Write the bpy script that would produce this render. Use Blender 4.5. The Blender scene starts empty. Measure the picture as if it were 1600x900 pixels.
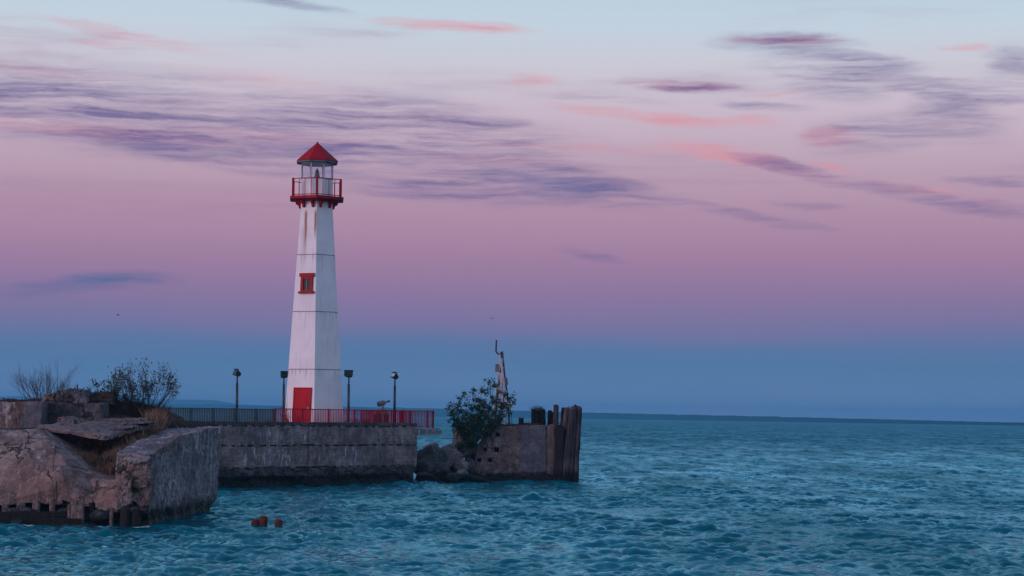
import bpy, bmesh, math, random
import numpy as np
from mathutils import Vector, Matrix, noise

R = math.radians
sc = bpy.context.scene
col = sc.collection

# ------------------------------------------------------------------ camera
F = 3014.0          # focal length in photograph pixels (1600 wide)
H = 4.1             # camera height above the lake
HY = 649.5          # horizon row at the middle column
ROLL = 0.74
cs, sn = math.cos(R(ROLL)), math.sin(R(ROLL))
cam = bpy.data.cameras.new('camera')
cam.sensor_width = 36.0
cam.lens = F / 1600.0 * 36.0
cam.shift_y = (HY - 450.0) / 1600.0
cam.clip_start = 0.5
cam.clip_end = 40000
camo = bpy.data.objects.new('camera', cam)
col.objects.link(camo)
camo.matrix_world = Matrix.Translation((0, 0, H)) @ Matrix.Rotation(R(90), 4, 'X') @ Matrix.Rotation(R(ROLL), 4, 'Z')
sc.camera = camo


def P(x, y, D):
    """A measured position: bearing and height read at (x, y), standing D metres out."""
    u, v = x - 800.0, HY - y
    return Vector(((u * cs - v * sn) * D / F, D, H + (u * sn + v * cs) * D / F))


def ANG(x, y):
    u, v = x - 800.0, HY - y
    a, b = u * cs - v * sn, u * sn + v * cs
    return 30.14 * math.atan2(a, F), 30.14 * math.asin(b / math.sqrt(a * a + b * b + F * F))


def lin(r, g, b):
    f = lambda c: c / 12.92 if c <= 0.04045 else ((c + 0.055) / 1.055) ** 2.4
    return (f(r / 255.0), f(g / 255.0), f(b / 255.0), 1.0)


# ------------------------------------------------------------------ node helper
class NT:
    def __init__(s, tree):
        s.t = tree
        s.t.nodes.clear()

    def n(s, typ, **kw):
        nd = s.t.nodes.new(typ)
        for k, v in kw.items():
            setattr(nd, k, v)
        return nd

    def put(s, sock, v):
        if isinstance(v, bpy.types.NodeSocket):
            s.t.links.new(v, sock)
        else:
            sock.default_value = v

    def m(s, op, a, b=0.0, c=0.0, clamp=False):
        nd = s.n('ShaderNodeMath', operation=op, use_clamp=clamp)
        s.put(nd.inputs[0], a)
        s.put(nd.inputs[1], b)
        s.put(nd.inputs[2], c)
        return nd.outputs[0]

    def mix(s, f, a, b, mode='MIX'):
        nd = s.n('ShaderNodeMix', data_type='RGBA', blend_type=mode)
        s.put(nd.inputs[0], f)
        s.put(nd.inputs[6], a)
        s.put(nd.inputs[7], b)
        return nd.outputs[2]

    def rng(s, v, a, b, c=0.0, d=1.0, smooth=True):
        nd = s.n('ShaderNodeMapRange', interpolation_type='SMOOTHSTEP' if smooth else 'LINEAR')
        for i, q in enumerate((v, a, b, c, d)):
            s.put(nd.inputs[i], q)
        return nd.outputs[0]

    def noise(s, vec, scale=1.0, detail=4.0, rough=0.55, dist=0.0):
        nd = s.n('ShaderNodeTexNoise')
        s.put(nd.inputs['Vector'], vec)
        nd.inputs['Scale'].default_value = scale
        nd.inputs['Detail'].default_value = detail
        nd.inputs['Roughness'].default_value = rough
        nd.inputs['Distortion'].default_value = dist
        return nd.outputs['Fac'], nd.outputs['Color']

    def mapping(s, vec, loc=(0, 0, 0), rot=(0, 0, 0), scale=(1, 1, 1), kind='POINT'):
        nd = s.n('ShaderNodeMapping', vector_type=kind)
        s.put(nd.inputs[0], vec)
        nd.inputs[1].default_value = loc
        nd.inputs[2].default_value = rot
        nd.inputs[3].default_value = scale
        return nd.outputs[0]

    def ramp(s, f, stops, interp='LINEAR'):
        nd = s.n('ShaderNodeValToRGB')
        cr = nd.color_ramp
        cr.interpolation = interp
        while len(cr.elements) < len(stops):
            cr.elements.new(0.5)
        for e, (p, c) in zip(cr.elements, stops):
            e.position = p
        for e, (p, c) in zip(cr.elements, stops):
            e.position, e.color = p, c
        s.put(nd.inputs[0], f)
        return nd.outputs[0]


# ------------------------------------------------------------------ sky
SUN_AZ, SUN_EL = R(-122), R(10)          # behind the camera, to the left
sun_dir = Vector((math.sin(SUN_AZ) * math.cos(SUN_EL), math.cos(SUN_AZ) * math.cos(SUN_EL), math.sin(SUN_EL)))
world = bpy.data.worlds.new('World')
sc.world = world
world.use_nodes = True
w = NT(world.node_tree)
tc = w.n('ShaderNodeTexCoord')
sep = w.n('ShaderNodeSeparateXYZ')
w.put(sep.inputs[0], tc.outputs['Generated'])
dx, dy, dz = sep.outputs
az = w.m('MULTIPLY', w.m('ARCTAN2', dx, dy), 30.14)
el = w.m('MULTIPLY', w.m('ARCSINE', dz), 30.14)
cmb = w.n('ShaderNodeCombineXYZ')
w.put(cmb.inputs[0], az)
w.put(cmb.inputs[1], el)
AE = cmb.outputs[0]
# bank of haze along the horizon with an uneven upper edge
bn, _ = w.noise(w.mapping(AE, scale=(0.16, 0.9, 1)), 1.0, 3.0, 0.5)
elw = w.m('ADD', el, w.m('MULTIPLY', w.m('SUBTRACT', bn, 0.5), w.rng(el, 2.6, 0.7, 0.12, 0.75)))
fac = w.m('POWER', w.m('DIVIDE', w.m('MAXIMUM', elw, 0.0), 47.34), 0.5)   # 47.34 = 90 degrees


def pos(y):
    return math.sqrt(max(0.0, (HY - y) / 100.0) / 47.34)


stops = [(0.0, lin(142, 152, 186)), (pos(620), lin(110, 136, 175)), (pos(565), lin(90, 124, 165)),
         (pos(540), lin(98, 121, 163)), (pos(518), lin(122, 118, 160)), (pos(460), lin(148, 120, 159)),
         (pos(400), lin(168, 130, 161)), (pos(330), lin(182, 146, 169)), (pos(260), lin(194, 165, 183)),
         (pos(180), lin(205, 187, 202)), (pos(110), lin(208, 204, 216)), (pos(50), lin(199, 213, 226)),
         (pos(-20), lin(188, 210, 225)), (0.44, lin(170, 196, 220)), (0.55, lin(142, 176, 214)), (0.70, lin(118, 154, 204)), (1.0, lin(92, 128, 184))]
base = w.ramp(fac, stops)
# warp for wisps
_, wc = w.noise(w.mapping(AE, scale=(0.5, 1.6, 1)), 1.0, 5.0, 0.6)
wv = w.n('ShaderNodeVectorMath', operation='MULTIPLY_ADD')
_, wc2 = w.noise(w.mapping(AE, loc=(3, 9, 0), scale=(1.6, 6.0, 1)), 1.0, 6.0, 0.65)
wm = w.n('ShaderNodeVectorMath', operation='MULTIPLY_ADD')
w.put(wm.inputs[0], wc2)
wm.inputs[1].default_value = (0.6, 0.10, 0)
wm.inputs[2].default_value = (-0.85, -0.15, 0)
w.put(wv.inputs[0], wc)
wv.inputs[1].default_value = (1.1, 0.20, 0)
w.put(wv.inputs[2], wm.outputs[0])
wa = w.n('ShaderNodeVectorMath', operation='ADD')
w.put(wa.inputs[0], AE)
w.put(wa.inputs[1], wv.outputs[0])
flat = w.n('ShaderNodeVectorMath', operation='MULTIPLY')
w.put(flat.inputs[0], wa.outputs[0])
flat.inputs[1].default_value = (1, 1, 0)
WP = flat.outputs[0]
st1, _ = w.noise(w.mapping(WP, rot=(0, 0, R(9)), scale=(0.26, 3.4, 1)), 1.0, 7.0, 0.62, 0.15)
st2, _ = w.noise(w.mapping(WP, loc=(7, 3, 0), rot=(0, 0, R(11)), scale=(0.55, 8.0, 1)), 1.0, 6.0, 0.62, 0.15)
streaky = w.rng(st1, 0.36, 0.66)
fine = w.rng(st2, 0.30, 0.72)
st3, _ = w.noise(w.mapping(WP, loc=(2, 17, 0), rot=(0, 0, R(10)), scale=(0.9, 14.0, 1)), 1.0, 5.0, 0.6, 0.1)
tex = w.m('ADD', w.m('ADD', w.m('MULTIPLY', streaky, 0.48), w.m('MULTIPLY', fine, 0.36)), w.m('MULTIPLY', w.rng(st3, 0.3, 0.7), 0.22))
tex = w.m('MULTIPLY', w.m('POWER', tex, 1.35), 1.35)


def streaks(items):
    tot = None
    for (x, y, hl, ht, tilt, s) in items:
        a, e = ANG(x, y)
        mp = w.mapping(WP, loc=(a, e, 0), rot=(0, 0, -R(tilt)), scale=(hl / 100.0, ht / 100.0, 1), kind='TEXTURE')
        ln = w.n('ShaderNodeVectorMath', operation='LENGTH')
        w.put(ln.inputs[0], mp)
        v = w.rng(ln.outputs['Value'], 1.0, 0.0, 0.0, s)
        tot = v if tot is None else w.m('ADD', tot, v)
    return tot


purple = streaks([(90, 165, 420, 80, 7, 1.1875), (20, 140, 300, 60, 3, 0.42), (330, 222, 320, 48, 8, 1.53), (300, 140, 260, 40, 6, 0.35), (560, 205, 300, 60, 8, 0.55), (700, 200, 220, 40, 8, 0.6), (660, 232, 330, 92, 9, 1.7), (830, 280, 290, 38, 9, 1.7), (690, 292, 240, 28, 3, 1.36), (470, 160, 130, 18, 8, 0.55), (1310, 104, 149.5, 29.7, 4, 1.1475), (1300, 126, 109.25, 40.5, 12, 0.675), (1490, 139, 195.5, 20.25, 6, 1.6875), (1375, 206, 149.5, 40.5, -4, 0.81), (1500, 185, 103.5, 54, 14, 0.6075), (1235, 262, 109.25, 14.85, 13, 1.1475), (1400, 300, 172.5, 16.2, 12, 0.81), (1530, 322, 149.5, 18.9, 8, 0.8775), (1190, 166, 97.75, 9.45, 2, 0.945), (1180, 338, 195.5, 12.15, 10, 0.7425), (915, 400, 69, 12.15, 10, 0.6075), (1230, 66, 149.5, 24.3, 2, 0.7425), (1590, 110, 69, 54, 0, 0.675), (1560, 283, 103.5, 10.8, 2, 0.675), (960, 155, 103.5, 8.1, 4, 0.54), (1070, 134, 115, 14.85, 2, 0.675), (440, 5, 150, 14, 6, 0.5), (1270, 320, 80.5, 9.45, 3, 0.4725), (200, 185, 420, 34, 8, 0.9), (480, 222, 300, 26, 8, 0.8)])
salmon = streaks([(130, 204, 340, 17, 3, 0.95), (420, 214, 240, 13, 2, 0.55), (720, 41, 170, 13, 2, 1.05), (215, 60, 190, 15, 8, 0.75), (160, 68, 70, 9, 2, 0.5), (1225, 64, 124.2, 10.044, 2, 0.945), (1070, 133, 113.85, 9.207, 2, 1.1475), (940, 175, 93.15, 12.555, 8, 1.35), (1055, 188, 103.5, 13.392, 6, 1.485), (1300, 212, 64.17, 20.088, 0, 1.35), (1110, 236, 124.2, 18.414, 7, 1.485), (1200, 255, 155.25, 15.066, 13, 0.945), (1310, 262, 56.925, 8.37, 12, 0.945), (825, 128, 70, 16, 2, 0.6), (1510, 76, 51.75, 8.37, 0, 0.7425), (1170, 190, 82.8, 15.066, 5, 0.675), (430, 130, 200, 20, 5, 0.3), (900, 232, 227.7, 10.044, 2, 0.4725), (1210, 146, 93.15, 6.696, -4, 0.6075), (60, 110, 180, 14, 4, 0.4), (1450, 300, 186.3, 11.718, 8, 0.4725), (780, 250, 200, 12, 4, 0.35)])
blue = streaks([(185, 438, 120, 19, -3, 1.1), (60, 452, 130, 17, -4, .6), (860, 288, 180, 18, 9, .45), (1455, 307, 40, 8, 4, .6)])
# the same wisps go on around the rest of the sky
gn, _ = w.noise(w.mapping(WP, loc=(31, 12, 0), rot=(0, 0, R(6)), scale=(0.11, 0.85, 1)), 1.0, 4.0, 0.55)
gen = w.m('MULTIPLY', w.rng(gn, 0.50, 0.78), w.m('MULTIPLY', w.rng(el, 2.0, 5.0), w.rng(el, 26.0, 12.0)))
def soft(v, k):
    return w.m('SUBTRACT', 1.0, w.m('EXPONENT', w.m('MULTIPLY', v, -k)))


pm = w.m('MULTIPLY', soft(w.m('ADD', purple, w.m('MULTIPLY', gen, 0.40)), 2.1), tex, clamp=True)
sm = w.m('MULTIPLY', soft(w.m('ADD', salmon, w.m('MULTIPLY', gen, 0.22)), 1.5), w.m('ADD', tex, 0.08), clamp=True)
bm_ = w.m('MULTIPLY', soft(blue, 1.3), w.m('ADD', tex, 0.2), clamp=True)
sky = w.mix(w.m('MULTIPLY', sm, 0.82, clamp=True), base, lin(224, 146, 156))
sky = w.mix(w.m('MULTIPLY', pm, 0.92, clamp=True), sky, lin(114, 103, 150))
sky = w.mix(w.m('MULTIPLY', bm_, 0.9, clamp=True), sky, lin(84, 104, 150))
# the afterglow lies around the point where the sun went down
dot = w.n('ShaderNodeVectorMath', operation='DOT_PRODUCT')
w.put(dot.inputs[0], tc.outputs['Generated'])
dot.inputs[1].default_value = sun_dir
glow = w.m('POWER', w.m('MAXIMUM', dot.outputs['Value'], 0.0), 2.2)
sky = w.mix(w.m('MULTIPLY', glow, 0.6), sky, (1.02, 0.66, 0.82, 1.0))
bg = w.n('ShaderNodeBackground')
w.put(bg.inputs[0], sky)
bg.inputs[1].default_value = 1.0
wo = w.n('ShaderNodeOutputWorld')
w.t.links.new(bg.outputs[0], wo.inputs[0])
world.cycles.sampling_method = 'MANUAL'
world.cycles.sample_map_resolution = 1024

# ------------------------------------------------------------------ sun: the last low light, very soft
sl = bpy.data.lights.new('sun', 'SUN')
sl.energy = 1.25
sl.angle = R(24)
sl.color = (1.0, 0.66, 0.76)
so = bpy.data.objects.new('sun', sl)
col.objects.link(so)
so.rotation_euler = sun_dir.to_track_quat('Z', 'Y').to_euler()
so.location = sun_dir * 300

sc.view_settings.view_transform = 'Standard'
sc.view_settings.look = 'None'
sc.view_settings.exposure = 0.0
sc.view_settings.gamma = 1.0
sc.view_settings.use_curve_mapping = False
sc.render.engine = 'CYCLES'
sc.cycles.use_denoising = True
sc.cycles.max_bounces = 6
sc.cycles.volume_bounces = 0
sc.cycles.sample_clamp_indirect = 5.0

# ------------------------------------------------------------------ materials
MATS = {}


def principled(name, rough=0.6, spec=0.4):
    m = bpy.data.materials.new(name)
    m.use_nodes = True
    t = NT(m.node_tree)
    b = t.n('ShaderNodeBsdfPrincipled')
    o = t.n('ShaderNodeOutputMaterial')
    t.t.links.new(b.outputs[0], o.inputs[0])
    b.inputs['Roughness'].default_value = rough
    b.inputs['Specular IOR Level'].default_value = spec
    MATS[name] = m
    return m, t, b


def bump(t, b, h, strength=0.4, dist=0.05):
    nd = t.n('ShaderNodeBump')
    nd.inputs['Strength'].default_value = strength
    nd.inputs['Distance'].default_value = dist
    t.put(nd.inputs['Height'], h)
    t.put(b.inputs['Normal'], nd.outputs[0])


def paint(name, c1, c2, rough=0.5, scale=3.0, spec=0.4, metal=0.0, bs=0.15):
    m, t, b = principled(name, rough, spec)
    g = t.n('ShaderNodeNewGeometry')
    f, _ = t.noise(g.outputs['Position'], scale, 5.0, 0.65)
    f2, _ = t.noise(g.outputs['Position'], scale * 9, 3.0, 0.6)
    t.put(b.inputs['Base Color'], t.mix(t.rng(f, 0.35, 0.68), c1, c2))
    b.inputs['Metallic'].default_value = metal
    bump(t, b, f2, bs, 0.02)
    return m


def concrete(name, light, dark, streak=0.5, warm=0.0, wet=1.0, sc_=1.0, tide=0.95, cracks=0.85, lime_at=None):
    m, t, b = principled(name, 0.9, 0.25)
    g = t.n('ShaderNodeNewGeometry')
    p = g.outputs['Position']
    sp = t.n('ShaderNodeSeparateXYZ')
    t.put(sp.inputs[0], p)
    n1, _ = t.noise(p, 0.55 * sc_, 6.0, 0.62, 0.3)
    n2, _ = t.noise(t.mapping(p, loc=(3, 8, 1)), 3.2 * sc_, 6.0, 0.68)
    n3, _ = t.noise(p, 16.0 * sc_, 4.0, 0.7)
    vs, _ = t.noise(t.mapping(p, scale=(3.6, 3.6, 0.45)), 1.0, 5.0, 0.6, 0.2)
    c = t.mix(t.rng(t.m('ADD', t.m('MULTIPLY', n1, 0.6), t.m('MULTIPLY', n2, 0.4)), 0.41, 0.60), dark, light)
    # board lines of the shuttering
    bl = t.n('ShaderNodeTexWave', wave_type='BANDS', bands_direction='Z')
    t.put(bl.inputs['Vector'], p)
    bl.inputs['Scale'].default_value = 1.6
    bl.inputs['Distortion'].default_value = 1.2
    bl.inputs['Detail'].default_value = 2.0
    c = t.mix(t.m('MULTIPLY', bl.outputs['Fac'], 0.22), c, dark)
    # dark run-off and white lime bloom
    c = t.mix(t.m('MULTIPLY', t.rng(vs, 0.52, 0.70), 0.38), c, (dark[0] * .45, dark[1] * .5, dark[2] * .6, 1))
    vs2, _ = t.noise(t.mapping(p, loc=(11, 5, 2), scale=(4.5, 4.5, 0.8)), 1.0, 6.0, 0.66, 0.3)
    patch, _ = t.noise(t.mapping(p, loc=(1, 4, 9)), 0.42, 3.0, 0.5)
    lime = t.m('MULTIPLY', t.m('MULTIPLY', t.rng(vs2, 0.54, 0.62), t.rng(patch, 0.46, 0.60)), streak, clamp=True)
    if lime_at:
        for (lx, ly, lD, lr) in lime_at:
            ds = t.n('ShaderNodeVectorMath', operation='DISTANCE')
            t.put(ds.inputs[0], t.mapping(p, scale=(1.0, 0.6, 1.0)))
            q_ = P(lx, ly, lD)
            ds.inputs[1].default_value = (q_.x, q_.y * 0.6, q_.z)
            vs3, _ = t.noise(t.mapping(p, loc=(4, 1, 6), scale=(6.0, 6.0, 1.6)), 1.0, 6.0, 0.7, 0.5)
            lime = t.m('ADD', lime, t.m('MULTIPLY', t.rng(ds.outputs['Value'], lr, lr * 0.3), t.rng(vs3, 0.52, 0.60)), clamp=True)
    c = t.mix(lime, c, (0.46, 0.45, 0.47, 1))
    if warm:
        wn, _ = t.noise(t.mapping(p, loc=(9, 2, 5)), 0.8, 4.0, 0.6)
        c = t.mix(t.m('MULTIPLY', t.rng(wn, 0.47, 0.64), warm), c, (0.27, 0.165, 0.135, 1))
    c = t.mix(t.m('MULTIPLY', t.rng(n3, 0.52, 0.66), 0.55), c, (dark[0] * .5, dark[1] * .5, dark[2] * .5, 1))
    bt, _ = t.noise(t.mapping(p, loc=(21, 3, 7)), 1.9 * sc_, 7.0, 0.72, 0.6)
    c = t.mix(t.m('MULTIPLY', t.rng(bt, 0.50, 0.66), 0.48), c, (dark[0] * .42, dark[1] * .42, dark[2] * .45, 1))
    wq = t.n('ShaderNodeVectorMath', operation='MULTIPLY_ADD')
    _, wqc = t.noise(p, 1.6, 5.0, 0.6)
    t.put(wq.inputs[0], wqc)
    wq.inputs[1].default_value = (1.3, 1.3, 1.3)
    t.put(wq.inputs[2], p)
    vo = t.n('ShaderNodeTexVoronoi', feature='DISTANCE_TO_EDGE')
    t.put(vo.inputs['Vector'], wq.outputs[0])
    vo.inputs['Scale'].default_value = 0.62 * sc_
    crack = t.m('MULTIPLY', t.rng(vo.outputs['Distance'], 0.035, 0.008), t.rng(n1, 0.42, 0.55))
    c = t.mix(t.m('MULTIPLY', crack, cracks), c, (0.012, 0.011, 0.011, 1))
    # algae and wet below the tide of the waves
    if wet:
        zz = t.m('ADD', sp.outputs[2], t.m('MULTIPLY', t.m('SUBTRACT', n2, 0.5), 0.9))
        k = t.rng(zz, tide, tide * 0.45, 0.0, wet)
        c = t.mix(k, c, (0.016, 0.020, 0.018, 1))
        t.put(b.inputs['Roughness'], t.m('SUBTRACT', 0.92, t.m('MULTIPLY', k, 0.4)))
    t.put(b.inputs['Base Color'], c)
    bump(t, b, t.m('SUBTRACT', t.m('ADD', t.m('ADD', t.m('MULTIPLY', n2, 0.8), t.m('MULTIPLY', n3, 0.5)), t.m('MULTIPLY', bt, 0.8)), t.m('MULTIPLY', crack, 0.7 * cracks)), 1.0, 0.10)
    return m


concrete('concrete_pier', (0.345, 0.288, 0.280, 1), (0.130, 0.110, 0.108, 1), 1.1, 0.10, 1.0, 1.0, 0.95, 0.22, [(430, 688, 107.0, 1.5), (446, 726, 107.5, 0.9)])
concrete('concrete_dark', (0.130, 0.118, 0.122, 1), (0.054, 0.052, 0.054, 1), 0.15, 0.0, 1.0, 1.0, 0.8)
concrete('concrete_end', (0.326, 0.299, 0.313, 1), (0.102, 0.098, 0.106, 1), 1.2, 0.10, 1.0, 1.0, 0.85, 0.5, [(262, 760, 71.5, 1.3), (310, 700, 76.0, 1.6)])
concrete('concrete_ruin', (0.40, 0.31, 0.275, 1), (0.125, 0.094, 0.082, 1), 0.7, 0.6, 1.0, 1.0, 0.7)
concrete('concrete_slab', (0.270, 0.216, 0.210, 1), (0.130, 0.108, 0.108, 1), 0.2, 0.2, 0.0)
concrete('concrete_crib', (0.36, 0.27, 0.24, 1), (0.140, 0.106, 0.096, 1), 0.45, 0.30, 1.0, 1.0, 0.75, 0.35)
concrete('concrete_panel', (0.208, 0.208, 0.232, 1), (0.112, 0.112, 0.128, 1), 0.3, 0.0, 1.0, 1.0, 0.7, 0.35)
concrete('rock', (0.188, 0.188, 0.192, 1), (0.060, 0.063, 0.068, 1), 0.1, 0.05, 1.0, 1.6, 0.75, 0.2)
concrete('rock_pale', (0.308, 0.280, 0.280, 1), (0.140, 0.133, 0.133, 1), 0.1, 0.12, 1.0, 1.6, 0.7, 0.2)
concrete('stone_dry', (0.420, 0.400, 0.400, 1), (0.260, 0.250, 0.250, 1), 0.1, 0.0, 0.0)
paint('earth', (0.038, 0.029, 0.023, 1), (0.085, 0.062, 0.046, 1), 0.95, 2.2, 0.1, 0, 0.6)
paint('red_paint', (0.46, 0.004, 0.014, 1), (0.36, 0.004, 0.012, 1), 0.6, 2.0, 0.15)
paint('red_roof', (0.36, 0.003, 0.010, 1), (0.25, 0.003, 0.009, 1), 0.6, 1.5, 0.15)
paint('red_rail', (0.40, 0.008, 0.040, 1), (0.30, 0.008, 0.032, 1), 0.6, 2.0, 0.15)
paint('red_trim', (0.36, 0.014, 0.014, 1), (0.26, 0.012, 0.012, 1), 0.6, 3.0, 0.15)
paint('eave_grey', (0.12, 0.14, 0.15, 1), (0.07, 0.08, 0.09, 1), 0.6, 3.0)
paint('lantern_grey', (0.40, 0.42, 0.45, 1), (0.28, 0.30, 0.33, 1), 0.5, 3.0)
paint('lamp_metal', (0.012, 0.020, 0.022, 1), (0.020, 0.030, 0.032, 1), 0.45, 4.0, 0.5)
paint('lamp_glass', (0.62, 0.66, 0.70, 1), (0.50, 0.54, 0.58, 1), 0.15, 4.0, 0.6)
paint('fence_grey', (0.065, 0.090, 0.095, 1), (0.040, 0.055, 0.058, 1), 0.7, 2.5)
paint('viewer_metal', (0.16, 0.17, 0.17, 1), (0.09, 0.10, 0.10, 1), 0.4, 6.0, 0.5)
paint('bell_metal', (0.060, 0.075, 0.075, 1), (0.035, 0.045, 0.045, 1), 0.35, 6.0, 0.6)
paint('brick_brown', (0.19, 0.062, 0.036, 1), (0.115, 0.040, 0.026, 1), 0.9, 7.0, 0.2)
paint('brass', (0.34, 0.28, 0.20, 1), (0.26, 0.22, 0.16, 1), 0.5, 6.0, 0.3)
paint('rust', (0.12, 0.036, 0.020, 1), (0.05, 0.018, 0.013, 1), 0.9, 5.0, 0.2, 0, 0.8)
paint('mast_grey', (0.58, 0.56, 0.60, 1), (0.36, 0.35, 0.38, 1), 0.75, 4.0)
paint('mast_dark', (0.055, 0.050, 0.055, 1), (0.030, 0.028, 0.032, 1), 0.7, 4.0)
paint('mast_board', (0.24, 0.21, 0.22, 1), (0.16, 0.14, 0.15, 1), 0.8, 5.0)
paint('bark', (0.050, 0.043, 0.043, 1), (0.090, 0.076, 0.070, 1), 0.95, 8.0, 0.1)
paint('bark_pale', (0.16, 0.135, 0.12, 1), (0.10, 0.085, 0.075, 1), 0.95, 8.0, 0.1)
paint('leaf_dark', (0.022, 0.055, 0.026, 1), (0.050, 0.088, 0.038, 1), 0.7, 1.6, 0.2)
paint('leaf_dull', (0.050, 0.066, 0.044, 1), (0.080, 0.080, 0.050, 1), 0.8, 2.0, 0.2)
paint('leaf_yellow', (0.10, 0.095, 0.045, 1), (0.16, 0.13, 0.07, 1), 0.8, 5.0, 0.2)
paint('straw', (0.22, 0.145, 0.10, 1), (0.34, 0.225, 0.15, 1), 0.95, 3.0, 0.1)
paint('straw_dark', (0.034, 0.026, 0.020, 1), (0.070, 0.047, 0.032, 1), 0.95, 3.0, 0.1)
paint('driftwood', (0.20, 0.165, 0.15, 1), (0.055, 0.046, 0.044, 1), 0.95, 5.0, 0.15, 0, 0.8)
paint('bird_grey', (0.02, 0.02, 0.025, 1), (0.04, 0.04, 0.045, 1), 0.9, 5.0, 0.1)
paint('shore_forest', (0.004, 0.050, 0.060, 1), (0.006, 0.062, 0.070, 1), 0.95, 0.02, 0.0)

# weathered timber
for nm, c1, c2 in (('timber', (0.095, 0.080, 0.078, 1), (0.028, 0.024, 0.025, 1)), ('timber_dark', (0.030, 0.026, 0.025, 1), (0.014, 0.013, 0.014, 1)),
                   ('timber_pale', (0.20, 0.165, 0.16, 1), (0.06, 0.05, 0.05, 1))):
    m, t, b = principled(nm, 0.9, 0.2)
    g = t.n('ShaderNodeNewGeometry')
    p = g.outputs['Position']
    sp = t.n('ShaderNodeSeparateXYZ')
    t.put(sp.inputs[0], p)
    n1, _ = t.noise(t.mapping(p, scale=(14, 14, 0.8)), 1.0, 6.0, 0.65, 0.4)
    n2, _ = t.noise(p, 1.3, 4.0, 0.6)
    c = t.mix(t.rng(t.m('ADD', t.m('MULTIPLY', n1, 0.7), t.m('MULTIPLY', n2, 0.3)), 0.38, 0.62), c2, c1)
    zz = t.m('ADD', sp.outputs[2], t.m('MULTIPLY', t.m('SUBTRACT', n1, 0.5), 1.3))
    pale = t.m('MULTIPLY', t.rng(zz, 0.75, 0.95), t.rng(zz, 1.6, 1.0))
    c = t.mix(t.m('MULTIPLY', pale, 0.45), c, (c1[0] * 1.7, c1[1] * 1.6, c1[2] * 1.6, 1))
    c = t.mix(t.rng(zz, 0.85, 0.55), c, (0.014, 0.015, 0.015, 1))
    t.put(b.inputs['Base Color'], c)
    bump(t, b, n1, 0.9, 0.05)

# glass of the lantern
m, t, b = principled('lantern_glass', 0.03, 0.5)
b.inputs['Base Color'].default_value = (0.9, 0.95, 1.0, 1)
tr = t.n('ShaderNodeBsdfTransparent')
tr.inputs[0].default_value = (0.93, 0.95, 0.98, 1)
gl = t.n('ShaderNodeBsdfGlossy')
gl.inputs['Roughness'].default_value = 0.03
fr = t.n('ShaderNodeLayerWeight')
fr.inputs[0].default_value = 0.5
gf, _ = t.noise(t.n('ShaderNodeNewGeometry').outputs['Position'], 3.0, 3.0)
mx = t.n('ShaderNodeMixShader')
t.put(mx.inputs[0], t.m('ADD', t.m('MULTIPLY', t.m('POWER', fr.outputs[1], 4.0), 0.6), t.m('MULTIPLY', gf, 0.06)))
t.t.links.new(tr.outputs[0], mx.inputs[1])
t.t.links.new(gl.outputs[0], mx.inputs[2])
out = [n for n in t.t.nodes if n.type == 'OUTPUT_MATERIAL'][0]
t.t.links.new(mx.outputs[0], out.inputs[0])
paint('dark_glass', (0.012, 0.022, 0.024, 1), (0.030, 0.050, 0.046, 1), 0.35, 5.0, 0.08)

# lake: teal body colour under a blue-tinted reflection of the sky
m = bpy.data.materials.new('lake_water')
m.use_nodes = True
MATS['lake_water'] = m
t = NT(m.node_tree)
calm = t.n('ShaderNodeAttribute', attribute_name='ripple').outputs['Fac']
g = t.n('ShaderNodeNewGeometry')
p = g.outputs['Position']
wl, _ = t.noise(t.mapping(p, scale=(0.05, 0.03, 0)), 1.0, 3.0, 0.5)
wcol = t.mix(t.rng(wl, 0.35, 0.65), (0.000, 0.084, 0.102, 1), (0.000, 0.106, 0.124, 1))
at = t.n('ShaderNodeAttribute', attribute_name='foam')
fn, _ = t.noise(p, 2.6, 6.0, 0.7)
foam = t.rng(t.m('ADD', at.outputs['Fac'], t.m('MULTIPLY', t.m('SUBTRACT', fn, 0.5), 1.5)), 0.62, 0.95)
_, r1 = t.noise(t.mapping(p, rot=(0, 0, 0.12), scale=(1.5, 1.1, 0)), 1.0, 3.0, 0.6, 0.5)
_, r2 = t.noise(t.mapping(p, rot=(0, 0, -0.12), loc=(40, 7, 0), scale=(0.45, 0.30, 0)), 1.0, 3.0, 0.6, 0.4)


def vmath(op, a_, b_):
    nd = t.n('ShaderNodeVectorMath', operation=op)
    t.put(nd.inputs[0], a_)
    t.put(nd.inputs[1], b_)
    return nd.outputs[0]


# unresolved ripples tilt the surface this way and that
k1 = vmath('MULTIPLY', vmath('SUBTRACT', r1, (0.5, 0.5, 0.5)), (0.5, 0.85, 0.0))
k2 = vmath('MULTIPLY', vmath('SUBTRACT', r2, (0.5, 0.5, 0.5)), (0.3, 0.6, 0.0))
wn = vmath('NORMALIZE', vmath('ADD', g.outputs['Normal'], vmath('ADD', k1, k2)), (0, 0, 0))
# gusts roughen some patches more than others
gu, _ = t.noise(t.mapping(p, rot=(0, 0, 0.1), scale=(0.10, 0.022, 0)), 1.0, 7.0, 0.72, 0.3)
gv, _ = t.noise(t.mapping(p, rot=(0, 0, 0.05), loc=(9, 2, 0), scale=(0.55, 0.10, 0)), 1.0, 3.0, 0.6, 0.4)
gust = t.m('MULTIPLY', t.rng(gu, 0.36, 0.64, 0.55, 1.35), t.rng(gv, 0.34, 0.62, 0.40, 1.45))
fr = t.n('ShaderNodeFresnel')
fr.inputs[0].default_value = 1.40
t.put(fr.inputs['Normal'], wn)
fmax = t.rng(calm, 0.0, 0.60, 0.95, 0.24, False)
fac_ = t.m('MULTIPLY', t.m('MINIMUM', fr.outputs[0], fmax), t.m('ADD', t.m('MULTIPLY', t.m('SUBTRACT', gust, 1.0), t.rng(calm, 0.0, 0.6, 0.45, 1.1, False)), 1.0))
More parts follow.
